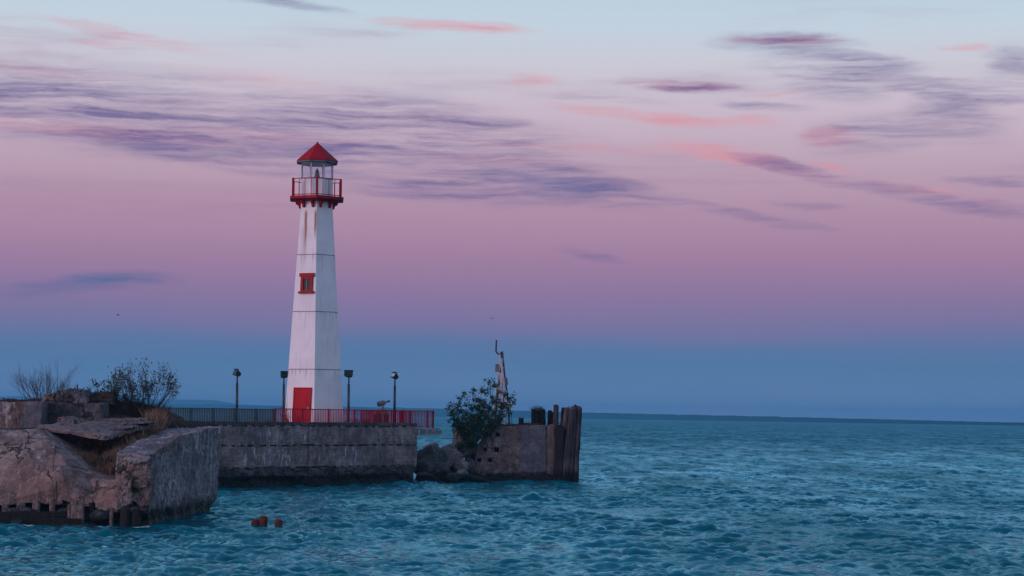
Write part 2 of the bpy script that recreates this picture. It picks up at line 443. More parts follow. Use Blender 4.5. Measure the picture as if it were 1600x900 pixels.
fac_ = t.m('MULTIPLY', fac_, t.m('SUBTRACT', 1.0, foam), clamp=True)
df = t.n('ShaderNodeBsdfDiffuse')
t.put(df.inputs[0], t.mix(foam, wcol, (0.55, 0.60, 0.64, 1)))
gl = t.n('ShaderNodeBsdfGlossy')
gl.inputs[0].default_value = (0.33, 0.73, 0.88, 1)
t.put(gl.inputs['Roughness'], t.rng(calm, 0.0, 1.0, 0.13, 0.45, False))
t.put(gl.inputs['Normal'], wn)
mx = t.n('ShaderNodeMixShader')
t.put(mx.inputs[0], fac_)
t.t.links.new(df.outputs[0], mx.inputs[1])
t.t.links.new(gl.outputs[0], mx.inputs[2])
oo = t.n('ShaderNodeOutputMaterial')
t.t.links.new(mx.outputs[0], oo.inputs[0])


# ------------------------------------------------------------------ mesh helpers
class MB:
    def __init__(s):
        s.v, s.f = [], []

    def add(s, vs, fs):
        o = len(s.v)
        s.v += [Vector(v) for v in vs]
        s.f += [tuple(i + o for i in f) for f in fs]
        return s

    def hexa(s, b, t_):
        n = len(b)
        fs = [tuple(range(n - 1, -1, -1)), tuple(range(n, 2 * n))]
        fs += [(i, (i + 1) % n, n + (i + 1) % n, n + i) for i in range(n)]
        return s.add(list(b) + list(t_), fs)

    def box(s, c, size, M=None):
        c = Vector(c)
        hx, hy, hz = size[0] / 2, size[1] / 2, size[2] / 2
        q = [Vector((x, y, z)) for z in (-hz, hz) for (x, y) in ((-hx, -hy), (hx, -hy), (hx, hy), (-hx, hy))]
        if M is not None:
            q = [M @ v for v in q]
        q = [c + v for v in q]
        return s.hexa(q[:4], q[4:])

    def tube(s, p0, p1, r0, r1, n=8, caps=True):
        p0, p1 = Vector(p0), Vector(p1)
        d = (p1 - p0)
        if d.length < 1e-6:
            return s
        q = d.to_track_quat('Z', 'Y').to_matrix()
        a = [q @ Vector((math.cos(2 * math.pi * i / n), math.sin(2 * math.pi * i / n), 0)) for i in range(n)]
        fs = [(i, (i + 1) % n, n + (i + 1) % n, n + i) for i in range(n)]
        if caps:
            fs += [tuple(range(n - 1, -1, -1)), tuple(range(n, 2 * n))]
        return s.add([p0 + v * r0 for v in a] + [p1 + v * r1 for v in a], fs)

    def lathe(s, c, prof, n=16):
        c = Vector(c)
        vs, fs = [], []
        for (r, z) in prof:
            vs += [c + Vector((r * math.cos(2 * math.pi * i / n), r * math.sin(2 * math.pi * i / n), z)) for i in range(n)]
        for k in range(len(prof) - 1):
            fs += [(k * n + i, k * n + (i + 1) % n, (k + 1) * n + (i + 1) % n, (k + 1) * n + i) for i in range(n)]
        fs += [tuple(range(n - 1, -1, -1)), tuple(range((len(prof) - 1) * n, len(prof) * n))]
        return s.add(vs, fs)

    def rough(s, edge=0.12, amp=0.05, freq=1.0, fine=0.4, fn=None):
        bm = bmesh.new()
        vs = [bm.verts.new(v) for v in s.v]
        for f in s.f:
            try:
                bm.faces.new([vs[i] for i in f])
            except ValueError:
                pass
        bmesh.ops.recalc_face_normals(bm, faces=bm.faces)
        bmesh.ops.triangulate(bm, faces=bm.faces)
        for _ in range(9):
            le = [e for e in bm.edges if e.calc_length() > edge]
            if not le:
                break
            bmesh.ops.subdivide_edges(bm, edges=le, cuts=1, use_grid_fill=True)
            bmesh.ops.triangulate(bm, faces=[f for f in bm.faces if len(f.verts) > 3])
        for v in bm.verts:
            q = v.co
            d = noise.noise_vector(q * freq) * amp + noise.noise_vector(q * (freq * 4.3) + Vector((7, 3, 1))) * (amp * fine)
            d += noise.noise_vector(q * (freq * 13) + Vector((1, 9, 4))) * (amp * fine * 0.6)
            v.co = q + d
            if fn:
                v.co = fn(v.co)
        me = bpy.data.meshes.new('m')
        bm.to_mesh(me)
        bm.free()
        s.v = [v.co.copy() for v in me.vertices]
        s.f = [tuple(p.vertices) for p in me.polygons]
        bpy.data.meshes.remove(me)
        return s

    def build(s, name, mat, parent=None, smooth=False, origin=None):
        me = bpy.data.meshes.new(name)
        org = parent_origin(parent) if parent is not None else (Vector(origin) if origin is not None else Vector((0, 0, 0)))
        me.from_pydata([tuple(v - org) for v in s.v], [], s.f)
        me.materials.append(MATS[mat])
        if smooth:
            me.shade_smooth()
        me.update()
        o = bpy.data.objects.new(name, me)
        col.objects.link(o)
        if parent is not None:
            o.parent = parent
        else:
            o.location = org
        return o


def parent_origin(p):
    v = p.location.copy()
    while p.parent is not None:
        p = p.parent
        v += p.location
    return v


def tag(o, label, cat, group=None, kind=None):
    o['label'] = label
    if cat:
        o['category'] = cat
    if group:
        o['group'] = group
    if kind:
        o['kind'] = kind
    return o


def thing(name, label, cat, loc, group=None):
    o = bpy.data.objects.new(name, None)
    o.empty_display_size = 0.2
    col.objects.link(o)
    o.location = loc
    return tag(o, label, cat, group)


def inst(src, name, parent, offset):
    o = bpy.data.objects.new(name, src.data)
    col.objects.link(o)
    o.parent = parent
    o.location = offset
    return o


def rnd(a, b):
    return random.uniform(a, b)


random.seed(4)
# ------------------------------------------------------------------ lake surface
def wave_tile(N, L, peak, hs, wind, seed, spread=2.0):
    rs = np.random.RandomState(seed)
    k1 = 2 * np.pi * np.fft.fftfreq(N, L / N)
    kx, ky = np.meshgrid(k1, k1)
    k = np.sqrt(kx ** 2 + ky ** 2)
    k[0, 0] = 1.0
    kp = 2 * np.pi / peak
    wd = np.array(wind) / np.linalg.norm(wind)
    c = (kx * wd[0] + ky * wd[1]) / k
    S = np.exp(-1.25 * (kp / k) ** 2) / k ** 3.0 * (np.clip(0.5 + 0.5 * c, 0, 1) ** spread + 0.03)
    S[0, 0] = 0
    S *= np.exp(-(k * 0.05) ** 2)
    h = (rs.normal(size=(N, N)) + 1j * rs.normal(size=(N, N))) * np.sqrt(S)
    z = np.fft.ifft2(h).real
    f = hs / 4.0 / z.std()
    return z * f, np.fft.ifft2(-1j * kx / k * h).real * f, np.fft.ifft2(-1j * ky / k * h).real * f


def sample(tl, L, X, Y):
    N = tl[0].shape[0]
    u, v = (X / L * N) % N, (Y / L * N) % N
    i, j = np.floor(u).astype(int), np.floor(v).astype(int)
    a, b = u - i, v - j
    i0, j0, i1, j1 = i % N, j % N, (i + 1) % N, (j + 1) % N
    return [q[j0, i0] * (1 - a) * (1 - b) + q[j0, i1] * a * (1 - b) + q[j1, i0] * (1 - a) * b + q[j1, i1] * a * b for q in tl]


FOAM = []


def build_lake():
    ys, y = [], 42.0
    while y < 9500:
        ys.append(y)
        if y < 100:
            y += 0.14
        elif y < 1000:
            y += 0.16 * (y / 100.0) ** 2
        else:
            y *= 1.05
    ys.append(9500.0)
    ys = np.array(ys)
    nc = 640
    tx = np.linspace(-0.36, 0.36, nc)
    X = ys[:, None] * tx[None, :]
    Y = np.repeat(ys[:, None], nc, 1)
    tA = wave_tile(512, 57.0, 3.2, 0.21, (0.22, -0.97), 3, 5.0)
    tB = wave_tile(512, 23.7, 1.0, 0.085, (-0.30, -0.95), 8, 2.5)
    ca, sa = math.cos(0.35), math.sin(0.35)
    a = sample(tA, 57.0, X, Y)
    bX, bY = X * ca - Y * sa, X * sa + Y * ca
    b = sample(tB, 23.7, bX, bY)
    fadeA = np.clip(1.2 - Y / 900.0, 0.0, 1.0)
    fadeB = np.clip(1.25 - Y / 320.0, 0.0, 1.0)
    tG = wave_tile(128, 61.0, 14.0, 4.0, (1.0, 0.3), 21, 0.0)
    gq = sample(tG, 61.0, X * 0.9 + 11, Y * 0.6 + 5)[0]
    gust = np.clip(0.85 + 0.42 * gq, 0.30, 2.2)
    edge = np.ones_like(X)
    for q in range(8):
        edge[:, q] *= q / 8.0
        edge[:, nc - 1 - q] *= q / 8.0
        edge[q, :] *= q / 8.0
    fA, fB = fadeA * gust * edge, fadeB * edge * (0.5 + 0.5 * gust)
    Z = a[0] * fA + b[0] * fB
    X2 = X + 0.6 * a[1] * fA + 0.55 * (b[1] * ca + b[2] * sa) * fB
    Y2 = Y + 0.6 * a[2] * fA + 0.55 * (-b[1] * sa + b[2] * ca) * fB
    nr = len(ys)
    co = np.stack([X2, Y2, Z], -1).reshape(-1, 3)
    idx = np.arange(nr * nc).reshape(nr, nc)
    quads = np.stack([idx[:-1, :-1], idx[:-1, 1:], idx[1:, 1:], idx[1:, :-1]], -1).reshape(-1, 4)
    xe, ye = 0.36 * 42, 0.36 * 9500
    ext = np.array([(-xe, -250, 0), (xe, -250, 0), (-5000, -250, 0), (-5000, 9500, 0), (5000, -250, 0), (5000, 9500, 0)], float)
    n0 = len(co)
    co = np.concatenate([co, ext])
    bl, br, tl, tr_ = idx[0, 0], idx[0, -1], idx[-1, 0], idx[-1, -1]
    extra = [[n0, n0 + 1, br, bl], [n0 + 2, n0, bl, tl], [n0 + 2, tl, n0 + 3], [n0 + 1, n0 + 4, tr_, br], [n0 + 4, n0 + 5, tr_]]
    me = bpy.data.meshes.new('lake')
    me.vertices.add(len(co))
    me.vertices.foreach_set('co', co.astype(np.float32).ravel())
    nq = len(quads)
    el_ = [i for e in extra for i in e]
    me.loops.add(nq * 4 + len(el_))
    me.loops.foreach_set('vertex_index', np.concatenate([quads.ravel(), np.array(el_)]).astype(np.int32))
    starts = list(range(nq * 4, nq * 4 + len(el_)))
    st, k = [], nq * 4
    for e in extra:
        st.append(k)
        k += len(e)
    me.polygons.add(nq + len(extra))
    me.polygons.foreach_set('loop_start', np.concatenate([np.arange(nq) * 4, np.array(st)]).astype(np.int32))
    me.update(calc_edges=True)
    me.validate()
    me.shade_smooth()
    foam = np.zeros(len(co), np.float32)
    for (fx, fy, rx, ry, s_) in FOAM:
        foam = np.maximum(foam, s_ * np.exp(-((co[:, 0] - fx) / rx) ** 2 - ((co[:, 1] - fy) / ry) ** 2))
    rp = np.ones(len(co), np.float32)
    rp[:n0] = (np.log(Y / 60.0) / math.log(20.0)).ravel()
    rp = np.clip(rp, 0, 1)
    ra = me.attributes.new('ripple', 'FLOAT', 'POINT')
    ra.data.foreach_set('value', rp)
    at_ = me.attributes.new('foam', 'FLOAT', 'POINT')
    at_.data.foreach_set('value', foam.astype(np.float32))
    me.materials.append(MATS['lake_water'])
    o = bpy.data.objects.new('water', me)
    col.objects.link(o)
    tag(o, 'choppy teal lake water reaching to the far shore', None, kind='structure')


for (fx_, fy_, D_, rx_, ry_, s_) in ((655, 748, 117.5, 0.9, 1.2, .95), (610, 757, 112.0, 1.3, 0.5, .7), (215, 826, 67.8, 0.7, 0.3, .8), (30, 822, 67.6, 1.4, 0.3, .7),
                                     (150, 824, 67.6, 0.9, 0.3, .75), (300, 812, 73.0, 0.5, 0.5, .6), (690, 752, 118.5, 0.8, .6, .6)):
    q = P(fx_, fy_, D_)
    FOAM.append((q.x, D_, rx_, ry_, s_ * 1.2))
build_lake()

# ------------------------------------------------------------------ far shore, a low wooded line, higher towards the left
def shore(name, label, table, seed, depth):
    """table: bearing column, tree-top row and distance of the shore there."""
    mb = MB()
    vs, fs, n = [], [], 0
    for (x0, y0, d0), (x1, y1, d1) in zip(table[:-1], table[1:]):
        m_ = max(2, int((x1 - x0) / 2.2))
        for i in range(m_):
            k = i / m_
            D = d0 + (d1 - d0) * k
            top = P(x0 + (x1 - x0) * k, y0 + (y1 - y0) * k, D)
            h = top.z + D / 4000.0 * (0.9 * noise.noise(Vector((top.x * 0.045, seed, 1))) + 1.1 * noise.noise(Vector((top.x * 0.16, seed, 2))))
            h = max(1.2, h)
            vs += [(top.x, D, -0.8), (top.x, D + 4, h * 0.62), (top.x, D + 16, h), (top.x, D + depth * .6, h * .97), (top.x, D + depth, -0.8)]
            n += 1
    for i in range(n - 1):
        for k in range(4):
            fs.append((i * 5 + k, i * 5 + 5 + k, i * 5 + 6 + k, i * 5 + 1 + k))
    o = mb.add(vs, fs).build(name, 'shore_forest', None)
    tag(o, label, None, kind='structure')


shore('far_shore', 'long low wooded shore along the horizon', [(-350, 627, 4900), (200, 631.5, 4700), (370, 632.5, 4500), (430, 634, 4400), (540, 635.5, 4200), (700, 638.5, 3900), (900, 644.2, 3450),
                                                             (1200, 650.8, 2900), (1600, 660.6, 2300), (1950, 668.5, 2000)], 2.0, 300.0)
shore('far_hill', 'higher wooded headland behind the dry shrubs at the left', [(-350, 618, 7300), (0, 620, 7300), (30, 619, 7300), (120, 622, 7300), (280, 624.2, 7300), (322, 624.8, 7300), (332, 626.8, 7300), (344, 627.6, 7300),
                                                                            (354, 631.2, 7300), (372, 634, 7300), (400, 640, 7300)], 5.0, 500.0)

# ------------------------------------------------------------------ concrete pier with the lighthouse
L0 = Vector((P(345, 760, 104.0).x, 104.0, 0))
R0 = Vector((P(650, 750, 115.0).x, 115.0, 0))
U = (R0 - L0).normalized()
Nn = Vector((-U.y, U.x, 0))            # away from the viewer
PL = (R0 - L0).length


def pier_pt(t_, d, z):
    return L0 + U * t_ + Nn * d + Vector((0, 0, z))


pier = thing('concrete_pier', 'weathered grey concrete pier carrying the lighthouse', 'pier', pier_pt(PL / 2, 2, 0))
TOP = 3.58
TM = 6.2                               # vertical joint between the two pours


def pier_block(name, t0, t1, d0, d1, z0, z1, mat='concrete_pier', amp=0.035, edge=0.16, fn=None):
    b_ = [pier_pt(t0, d0, z0), pier_pt(t1, d0, z0), pier_pt(t1, d1, z0), pier_pt(t0, d1, z0)]
    t2 = [q + Vector((0, 0, z1 - z0)) for q in b_]
    return MB().hexa(b_, t2).rough(edge, amp, 0.8, 0.6, fn).build(name, mat, pier)


J1, J2 = 2.28, 1.06                    # heights of the lift joints
pier_block('core', -7.0, PL - 0.015, 0.20, 8.5, -1.0, 3.30, 'concrete_dark', 0.02, 0.8)
for (a_, b_, dd) in ((-7.0, TM, 0.0), (TM + 0.05, PL, -0.03)):
    pier_block('parapet', a_, b_, dd, 0.5, 3.40, TOP, 'concrete_dark', 0.03, 0.14)
    pier_block('wall_panel', a_, b_, dd, 0.5, J1 + 0.045, 3.32, amp=0.03)
    pier_block('wall_panel', a_, b_, dd - 0.01, 0.5, J2 + 0.045, J1 - 0.045, amp=0.035)
# broken pads left standing in the joints: the open slots between them read as dashes
pads = {}
for zj in (3.36, J1, J2):
    t_ = -0.2
    while t_ < PL - 0.3:
        ln = rnd(0.22, 0.42)
        dep = 0.0 if t_ < TM else -0.03
        if abs(t_ + ln / 2 - TM) > 0.35 and random.random() < 0.94:
            key = round(ln, 1)
            c = pier_pt(t_ + ln / 2, 0.14 + dep, zj)
            if key not in pads:
                mb = MB().hexa([pier.location + U * a - Nn * 0.13 * e + Vector((0, 0, -0.042)) for a, e in ((-key / 2, 1), (key / 2, 1), (key / 2, -1), (-key / 2, -1))],
                               [pier.location + U * a - Nn * 0.13 * e + Vector((0, 0, 0.042)) for a, e in ((-key / 2, 1), (key / 2, 1), (key / 2, -1), (-key / 2, -1))])
                o = mb.build('joint_pad', 'concrete_pier', pier)
                o.location = c - pier.location
                pads[key] = o
            else:
                inst(pads[key], 'joint_pad', pier, c - pier.location)
        t_ += ln + rnd(0.22, 0.5)


def foot(q):
    d = (q - L0).dot(Nn)
    t_ = (q - L0).dot(U)
    if q.z < 0.62 and d < 0.4:
        q = q + Nn * (0.35 * max(0, min(1, (0.62 - q.z) / 0.25)) * (0.6 + 0.8 * noise.noise(Vector((t_ * 0.5, 1, q.z)))))
    return q


pier_block('joint_end', PL - 0.32, PL - 0.006, -0.015, 0.25, J1 - 0.043, J1 + 0.043, amp=0.0)
pier_block('joint_end', PL - 0.32, PL - 0.006, -0.015, 0.25, J2 - 0.066, J2 + 0.043, amp=0.0)
pier_block('footing', -2.0, 6.8, -0.30, 0.5, -0.8, J2 - 0.07, 'concrete_dark', 0.17, 0.12, foot)
pier_block('footing', 6.75, PL - 0.3, -0.06, 0.5, -0.8, J2 - 0.07, 'concrete_dark', 0.20, 0.12, foot)
# low ledge past the right end
lb = [pier_pt(PL + 0.02, 0.35, 2.86), pier_pt(PL + 2.5, 0.35, 2.93), pier_pt(PL + 2.5, 3.8, 2.93), pier_pt(PL + 0.02, 3.8, 2.86)]
lt = [q.copy() for q in lb]
for q in lt:
    q.z = 3.19
MB().hexa(lb, lt).rough(0.2, 0.02, 1.0).build('ledge', 'concrete_pier', pier)
MB().hexa([pier_pt(PL + 0.03, 0.37, 3.225), pier_pt(PL + 2.3, 0.37, 3.225), pier_pt(PL + 2.3, 3.6, 3.225), pier_pt(PL + .03, 3.6, 3.225)],
          [pier_pt(PL + 0.03, 0.37, 3.275), pier_pt(PL + 2.3, 0.37, 3.275), pier_pt(PL + 2.3, 3.6, 3.275), pier_pt(PL + .03, 3.6, 3.275)]).build('ledge_capping', 'stone_dry', pier)


# ------------------------------------------------------------------ railings
def t_at(px):
    k = (px - 800.0) / F
    # on the rail line 0.75 m in from the front face
    o = L0 + Nn * 0.75
    return (k * o.y - o.x) / (U.x - k * U.y)


DECK = 3.30


def railing(name, label, runs, zb, zt, mat, pitch, posts, loc, bar_w=0.030):
    rt = thing(name, label, 'railing', loc)
    src = {}
    for (a, b) in runs:
        d = (b - a)
        ln = d.length
        d.normalize()
        for z_, hh_ in ((zt, 0.05), (zb + 0.10, 0.04)):
            s_ = Vector((-d.y, d.x, 0)) * 0.02
            p0, p1 = a + Vector((0, 0, z_ - hh_)), b + Vector((0, 0, z_ - hh_))
            MB().hexa([p0 - s_, p1 - s_, p1 + s_, p0 + s_], [q + Vector((0, 0, hh_)) for q in (p0 - s_, p1 - s_, p1 + s_, p0 + s_)]).build('rail', mat, rt)
        n = int(ln / pitch)
        ang = math.atan2(d.y, d.x)
        for i in range(n + 1):
            q = a + d * (i * ln / max(1, n))
            is_post = (i % posts == 0) or i == n
            key = ('post' if is_post else 'baluster', round(ang, 2))
            w_ = 0.075 if is_post else bar_w
            z0, z1 = (zb, zt + 0.015) if is_post else (zb + 0.101, zt - 0.051)
            if key not in src:
                mb = MB().box(Vector(loc) + Vector((0, 0, (z0 + z1) / 2 - loc[2])), (w_, w_, z1 - z0), Matrix.Rotation(ang, 3, 'Z'))
                o = mb.build(key[0], mat, rt)
                o.location = Vector((q.x - loc[0], q.y - loc[1], 0))
                src[key] = o
            else:
                inst(src[key], key[0], rt, Vector((q.x - loc[0], q.y - loc[1], 0)))
    return rt


ta, tb = t_at(430), t_at(262)
A_ = pier_pt(ta, 0.75, 0)
B_ = pier_pt(PL + 2.15, 0.75, 0)
C_ = pier_pt(PL + 2.15, 3.5, 0)
D_ = pier_pt(PL - 1.2, 3.5, 0)
railing('steel_railing', 'red painted steel railing along the pier edge in front of the lighthouse', [(A_, B_), (B_, C_)], 3.28, 4.34, 'red_rail', 0.125, 16, tuple(pier_pt(ta, 0.75, 3.28)))
railing('steel_railing', 'short red railing behind the end of the pier, seen through the front railing', [(D_, C_ - U * 0.1)], 3.28, 4.32, 'red_rail', 0.125, 10, tuple(pier_pt(PL - 1.2, 3.5, 3.28)))
railing('picket_fence', 'dark grey-green metal picket fence left of the red railing', [(pier_pt(tb - 1.5, 0.75, 0), pier_pt(ta - 0.12, 0.75, 0))], 3.28, 4.30, 'fence_grey', 0.115, 13, tuple(pier_pt(tb - 1.5, 0.75, 3.28)), 0.05)

# ------------------------------------------------------------------ lighthouse
TD = 113.3
base_c = P(490.5, 660, TD)
TX, TY = base_c.x, TD


def zat(y, x=491):
    return P(x, y, TD).z


LH = thing('lighthouse', 'tapering white six-sided lighthouse with red roof, gallery and door', 'lighthouse', (TX, TY, DECK))
HA = [6 + 60 * k for k in range(6)]
OA = [-15 + 45 * k for k in range(8)]
z_top = zat(316)
z_ref1, z_ref2 = zat(325), zat(590)
K = F / TD
r1_, r2_ = 25.8 / K / 0.9135, 43.5 / K / 0.9135


def rad(z):
    return r1_ + (r2_ - r1_) * (z_ref1 - z) / (z_ref1 - z_ref2)


def ring(r, z, angs=HA):
    return [Vector((TX + r * math.sin(R(a)), TY - r * math.cos(R(a)), z)) for a in angs]


def slab(r0, r1, z0, z1, angs=HA):
    return MB().hexa(ring(r0, z0, angs), ring(r1, z1, angs))


# white painted wall with rust runs under the gallery
m, t, b = principled('tower_white', 0.55, 0.35)
g = t.n('ShaderNodeNewGeometry')
p = g.outputs['Position']
sp = t.n('ShaderNodeSeparateXYZ')
t.put(sp.inputs[0], p)
n1, _ = t.noise(p, 1.1, 5.0, 0.6)
n2, _ = t.noise(t.mapping(p, scale=(7, 7, 0.5)), 1.0, 5.0, 0.65)
c = t.mix(t.rng(n1, 0.3, 0.7), (0.70, 0.68, 0.70, 1), (0.78, 0.76, 0.78, 1))
c = t.mix(t.m('MULTIPLY', t.rng(n2, 0.50, 0.75), 0.38), c, (0.40, 0.36, 0.36, 1))
fa = R(-24)
tang = Vector((math.cos(fa), math.sin(fa), 0))


def rust_run(c, px, y0, y1, wd, s_):
    q = P(px, y0, TD)
    xs = t.m('SUBTRACT', sp.outputs[0], q.x)
    xs = t.m('ADD', xs, t.m('MULTIPLY', t.m('SUBTRACT', n1, 0.5), 0.10))
    gss = t.rng(t.m('ABSOLUTE', xs), wd, 0.0, 0.0, 1.0)
    zt, zb_ = P(px, y0, TD).z, P(px, y1, TD).z
    zr = t.m('MULTIPLY', t.rng(sp.outputs[2], zb_, zt - 0.9), t.rng(sp.outputs[2], zt, zt - 0.4))
    k = t.m('MULTIPLY', t.m('MULTIPLY', gss, zr), t.m('MULTIPLY', s_, t.m('ADD', n2, 0.35)), clamp=True)
    return t.mix(k, c, (0.30, 0.115, 0.060, 1))


c = rust_run(c, 480.5, 327, 420, 0.13, 1.3)
c = rust_run(c, 496.0, 327, 385, 0.11, 1.35)
c = rust_run(c, 477, 350, 440, 0.22, 0.35)
for ys_ in (400, 488.5, 578):      # grime washing down from each seam
    zs = zat(ys_)
    k = t.m('MULTIPLY', t.m('MULTIPLY', t.rng(sp.outputs[2], zs - 0.55, zs), t.m('LESS_THAN', sp.outputs[2], zs)), t.m('MULTIPLY', t.rng(n2, 0.45, 0.7), 0.5))
    c = t.mix(k, c, (0.22, 0.17, 0.16, 1))
t.put(b.inputs['Base Color'], c)
bump(t, b, n1, 0.12, 0.05)

paint('seam_dark', (0.14, 0.12, 0.13, 1), (0.24, 0.21, 0.22, 1), 0.8, 9.0)
zs = [DECK] + [zat(y) for y in (578, 488.5, 400)] + [z_top]
for i in range(4):
    z0, z1 = zs[i] + (0.022 if i else 0), zs[i + 1] - 0.022
    slab(rad(z0), rad(z1), z0, z1).build('wall_section', 'tower_white', LH)
    if i:
        z = zs[i]
        slab(rad(z) - 0.012, rad(z) - 0.012, z - 0.0215, z + 0.0215).build('seam', 'seam_dark', LH)


def face_frame(ang, z):
    """A frame on the tower face whose normal points at ang degrees: centre, tangent, outward, up."""
    ap = math.cos(R(30))
    slope = (rad(DECK) - rad(z_top)) / (z_top - DECK) * ap
    n = Vector((math.sin(R(ang)), -math.cos(R(ang)), 0))
    tg = Vector((math.cos(R(ang)), math.sin(R(ang)), 0))
    up = (Vector((0, 0, 1)) - n * slope).normalized()
    c = Vector((TX, TY, z)) + n * rad(z) * ap
    return c, tg, n, up


def fbox(fr, x0, x1, z0, z1, d0, d1):
    c, tg, n, up = fr
    q = lambda x, d, z: c + tg * x + n * d + up * z
    return MB().hexa([q(x0, d1, z0), q(x1, d1, z0), q(x1, d0, z0), q(x0, d0, z0)], [q(x0, d1, z1), q(x1, d1, z1), q(x1, d0, z1), q(x0, d0, z1)])


# door
frd = face_frame(-24, DECK)
dh = zat(606) - DECK
cx = (471.5 - P(0, 0, 1).x * 0 - 473.0) / K
door_w = 29.0 / K / math.cos(R(24)) / 2
# horizontal shift of the door from the face centre
fc = frd[0]
door_px = P(471.2, 650, fc.y).x
dxo = (door_px - fc.x) / math.cos(R(24))
door = fbox(frd, dxo - door_w + .05, dxo + door_w - .05, 0.10, dh - .05, -0.02, 0.035).build('door', 'red_paint', LH)
for (x0, x1, z0, z1) in ((dxo - door_w, dxo - door_w + .049, 0.05, dh), (dxo + door_w - .049, dxo + door_w, 0.05, dh), (dxo - door_w + .05, dxo + door_w - .05, dh - .049, dh)):
    fbox(frd, x0, x1, z0, z1, -0.02, 0.06).build('door_frame', 'red_roof', door)
fbox(frd, dxo + door_w - .22, dxo + door_w - .13, 0.98, 1.14, 0.036, 0.075).build('handle', 'brass', door)
for (z0, z1) in ((0.25, 0.95), (1.22, dh - 0.22)):
    fbox(frd, dxo - door_w + .2, dxo + door_w - .3, z0, z1, 0.036, 0.045).build('door_panel', 'red_paint', door)
fbox(frd, dxo - door_w - .15, dxo + door_w + .15, -0.0, 0.09, 0.0, 0.45).build('door_step', 'stone_dry', LH)

# window
zw = zat(460.5)
frw = face_frame(-24, zw)
wxo = (P(479.5, 445, frw[0].y).x - frw[0].x) / math.cos(R(24))
wh = zat(429) - zw
hw = 19.0 / K / math.cos(R(24)) / 2
win = fbox(frw, wxo - hw * .55, wxo + hw * .55, 0.17, wh - 0.3, -0.05, 0.045).build('window', 'dark_glass', LH)
for nm, (x0, x1, z0, z1, d1) in (('window_jamb', (wxo - hw, wxo - hw * .56, 0.121, wh - .201, .10)), ('window_jamb', (wxo + hw * .56, wxo + hw, 0.121, wh - .201, .10)),
                                 ('window_head', (wxo - hw * 1.22, wxo + hw * 1.22, wh - .20, wh, .13)), ('window_sill', (wxo - hw * 1.28, wxo + hw * 1.28, 0.0, .12, .15)),
                                 ('window_apron', (wxo - hw * .559, wxo + hw * .559, .1205, .18, .095)), ('window_apron', (wxo - hw * .559, wxo + hw * .559, wh - .32, wh - .2005, .095))):
    fbox(frw, x0, x1, z0, z1, -0.02, d1).build(nm, 'red_trim', win)
fbox(frw, wxo - .012, wxo + .012, 0.18, wh - 0.32, 0.046, 0.06).build('muntin', 'bell_metal', win)

# gallery
zd0, zd1 = zat(313.6), zat(309.6)
zr = zat(282.2)
Rg = 38.7 / K / 0.9135
Rs = 43.6 / K / 0.9135
slab(Rs, Rs, zd0, zd1).build('gallery_deck', 'red_roof', LH)
slab(r1_ + 0.10, Rs - 0.25, zd0 - 0.12, zd0 - 0.002).build('gallery_soffit', 'red_roof', LH)
gr = MB()
for k in range(6):
    a0, a1 = ring(Rg, 0, [HA[k]])[0], ring(Rg, 0, [HA[(k + 1) % 6]])[0]
    for (z_, r_) in ((zr, 0.026), (zd1 + 0.09, 0.026)):
        gr.tube(a0 + Vector((0, 0, z_)), a1 + Vector((0, 0, z_)), r_, r_, 6)
rail = gr.build('gallery_rail', 'red_roof', LH)
for k in range(6):
    a0, a1 = ring(Rg, 0, [HA[k]])[0], ring(Rg, 0, [HA[(k + 1) % 6]])[0]
    MB().box(a0 + Vector((0, 0, (zd1 + zr) / 2 + 0.01)), (0.13, 0.13, zr - zd1 + 0.04)).build('post', 'red_roof', rail)
    for i in range(1, 4):
        q = a0.lerp(a1, i / 4)
        MB().box(q + Vector((0, 0, (zd1 + zr) / 2)), (0.034, 0.034, zr - zd1 - 0.03)).build('baluster', 'red_roof', rail)
for k in range(6):
    a = HA[k]
    for tt in (0.2, 0.8):
        pa = ring(rad(z_top), 0, [a])[0].lerp(ring(rad(z_top), 0, [a + 60])[0], tt)
        o_ = (ring(1, 0, [a + 30])[0] - Vector((TX, TY, 0))).normalized()
        tg = Vector((-o_.y, o_.x, 0)) * 0.065
        zt = zd0 - 0.121
        prof = [(-0.03, zt), (0.34, zt), (0.34, zt - 0.07), (0.17, zt - 0.16), (0.15, zt - 0.30), (0.06, zt - 0.36), (-0.03, zt - 0.36)]
        va = [pa + o_ * d - tg + Vector((0, 0, z)) for d, z in prof]
        vb = [pa + o_ * d + tg + Vector((0, 0, z)) for d, z in prof]
        MB().hexa(va, vb).build('bracket', 'red_roof', LH)
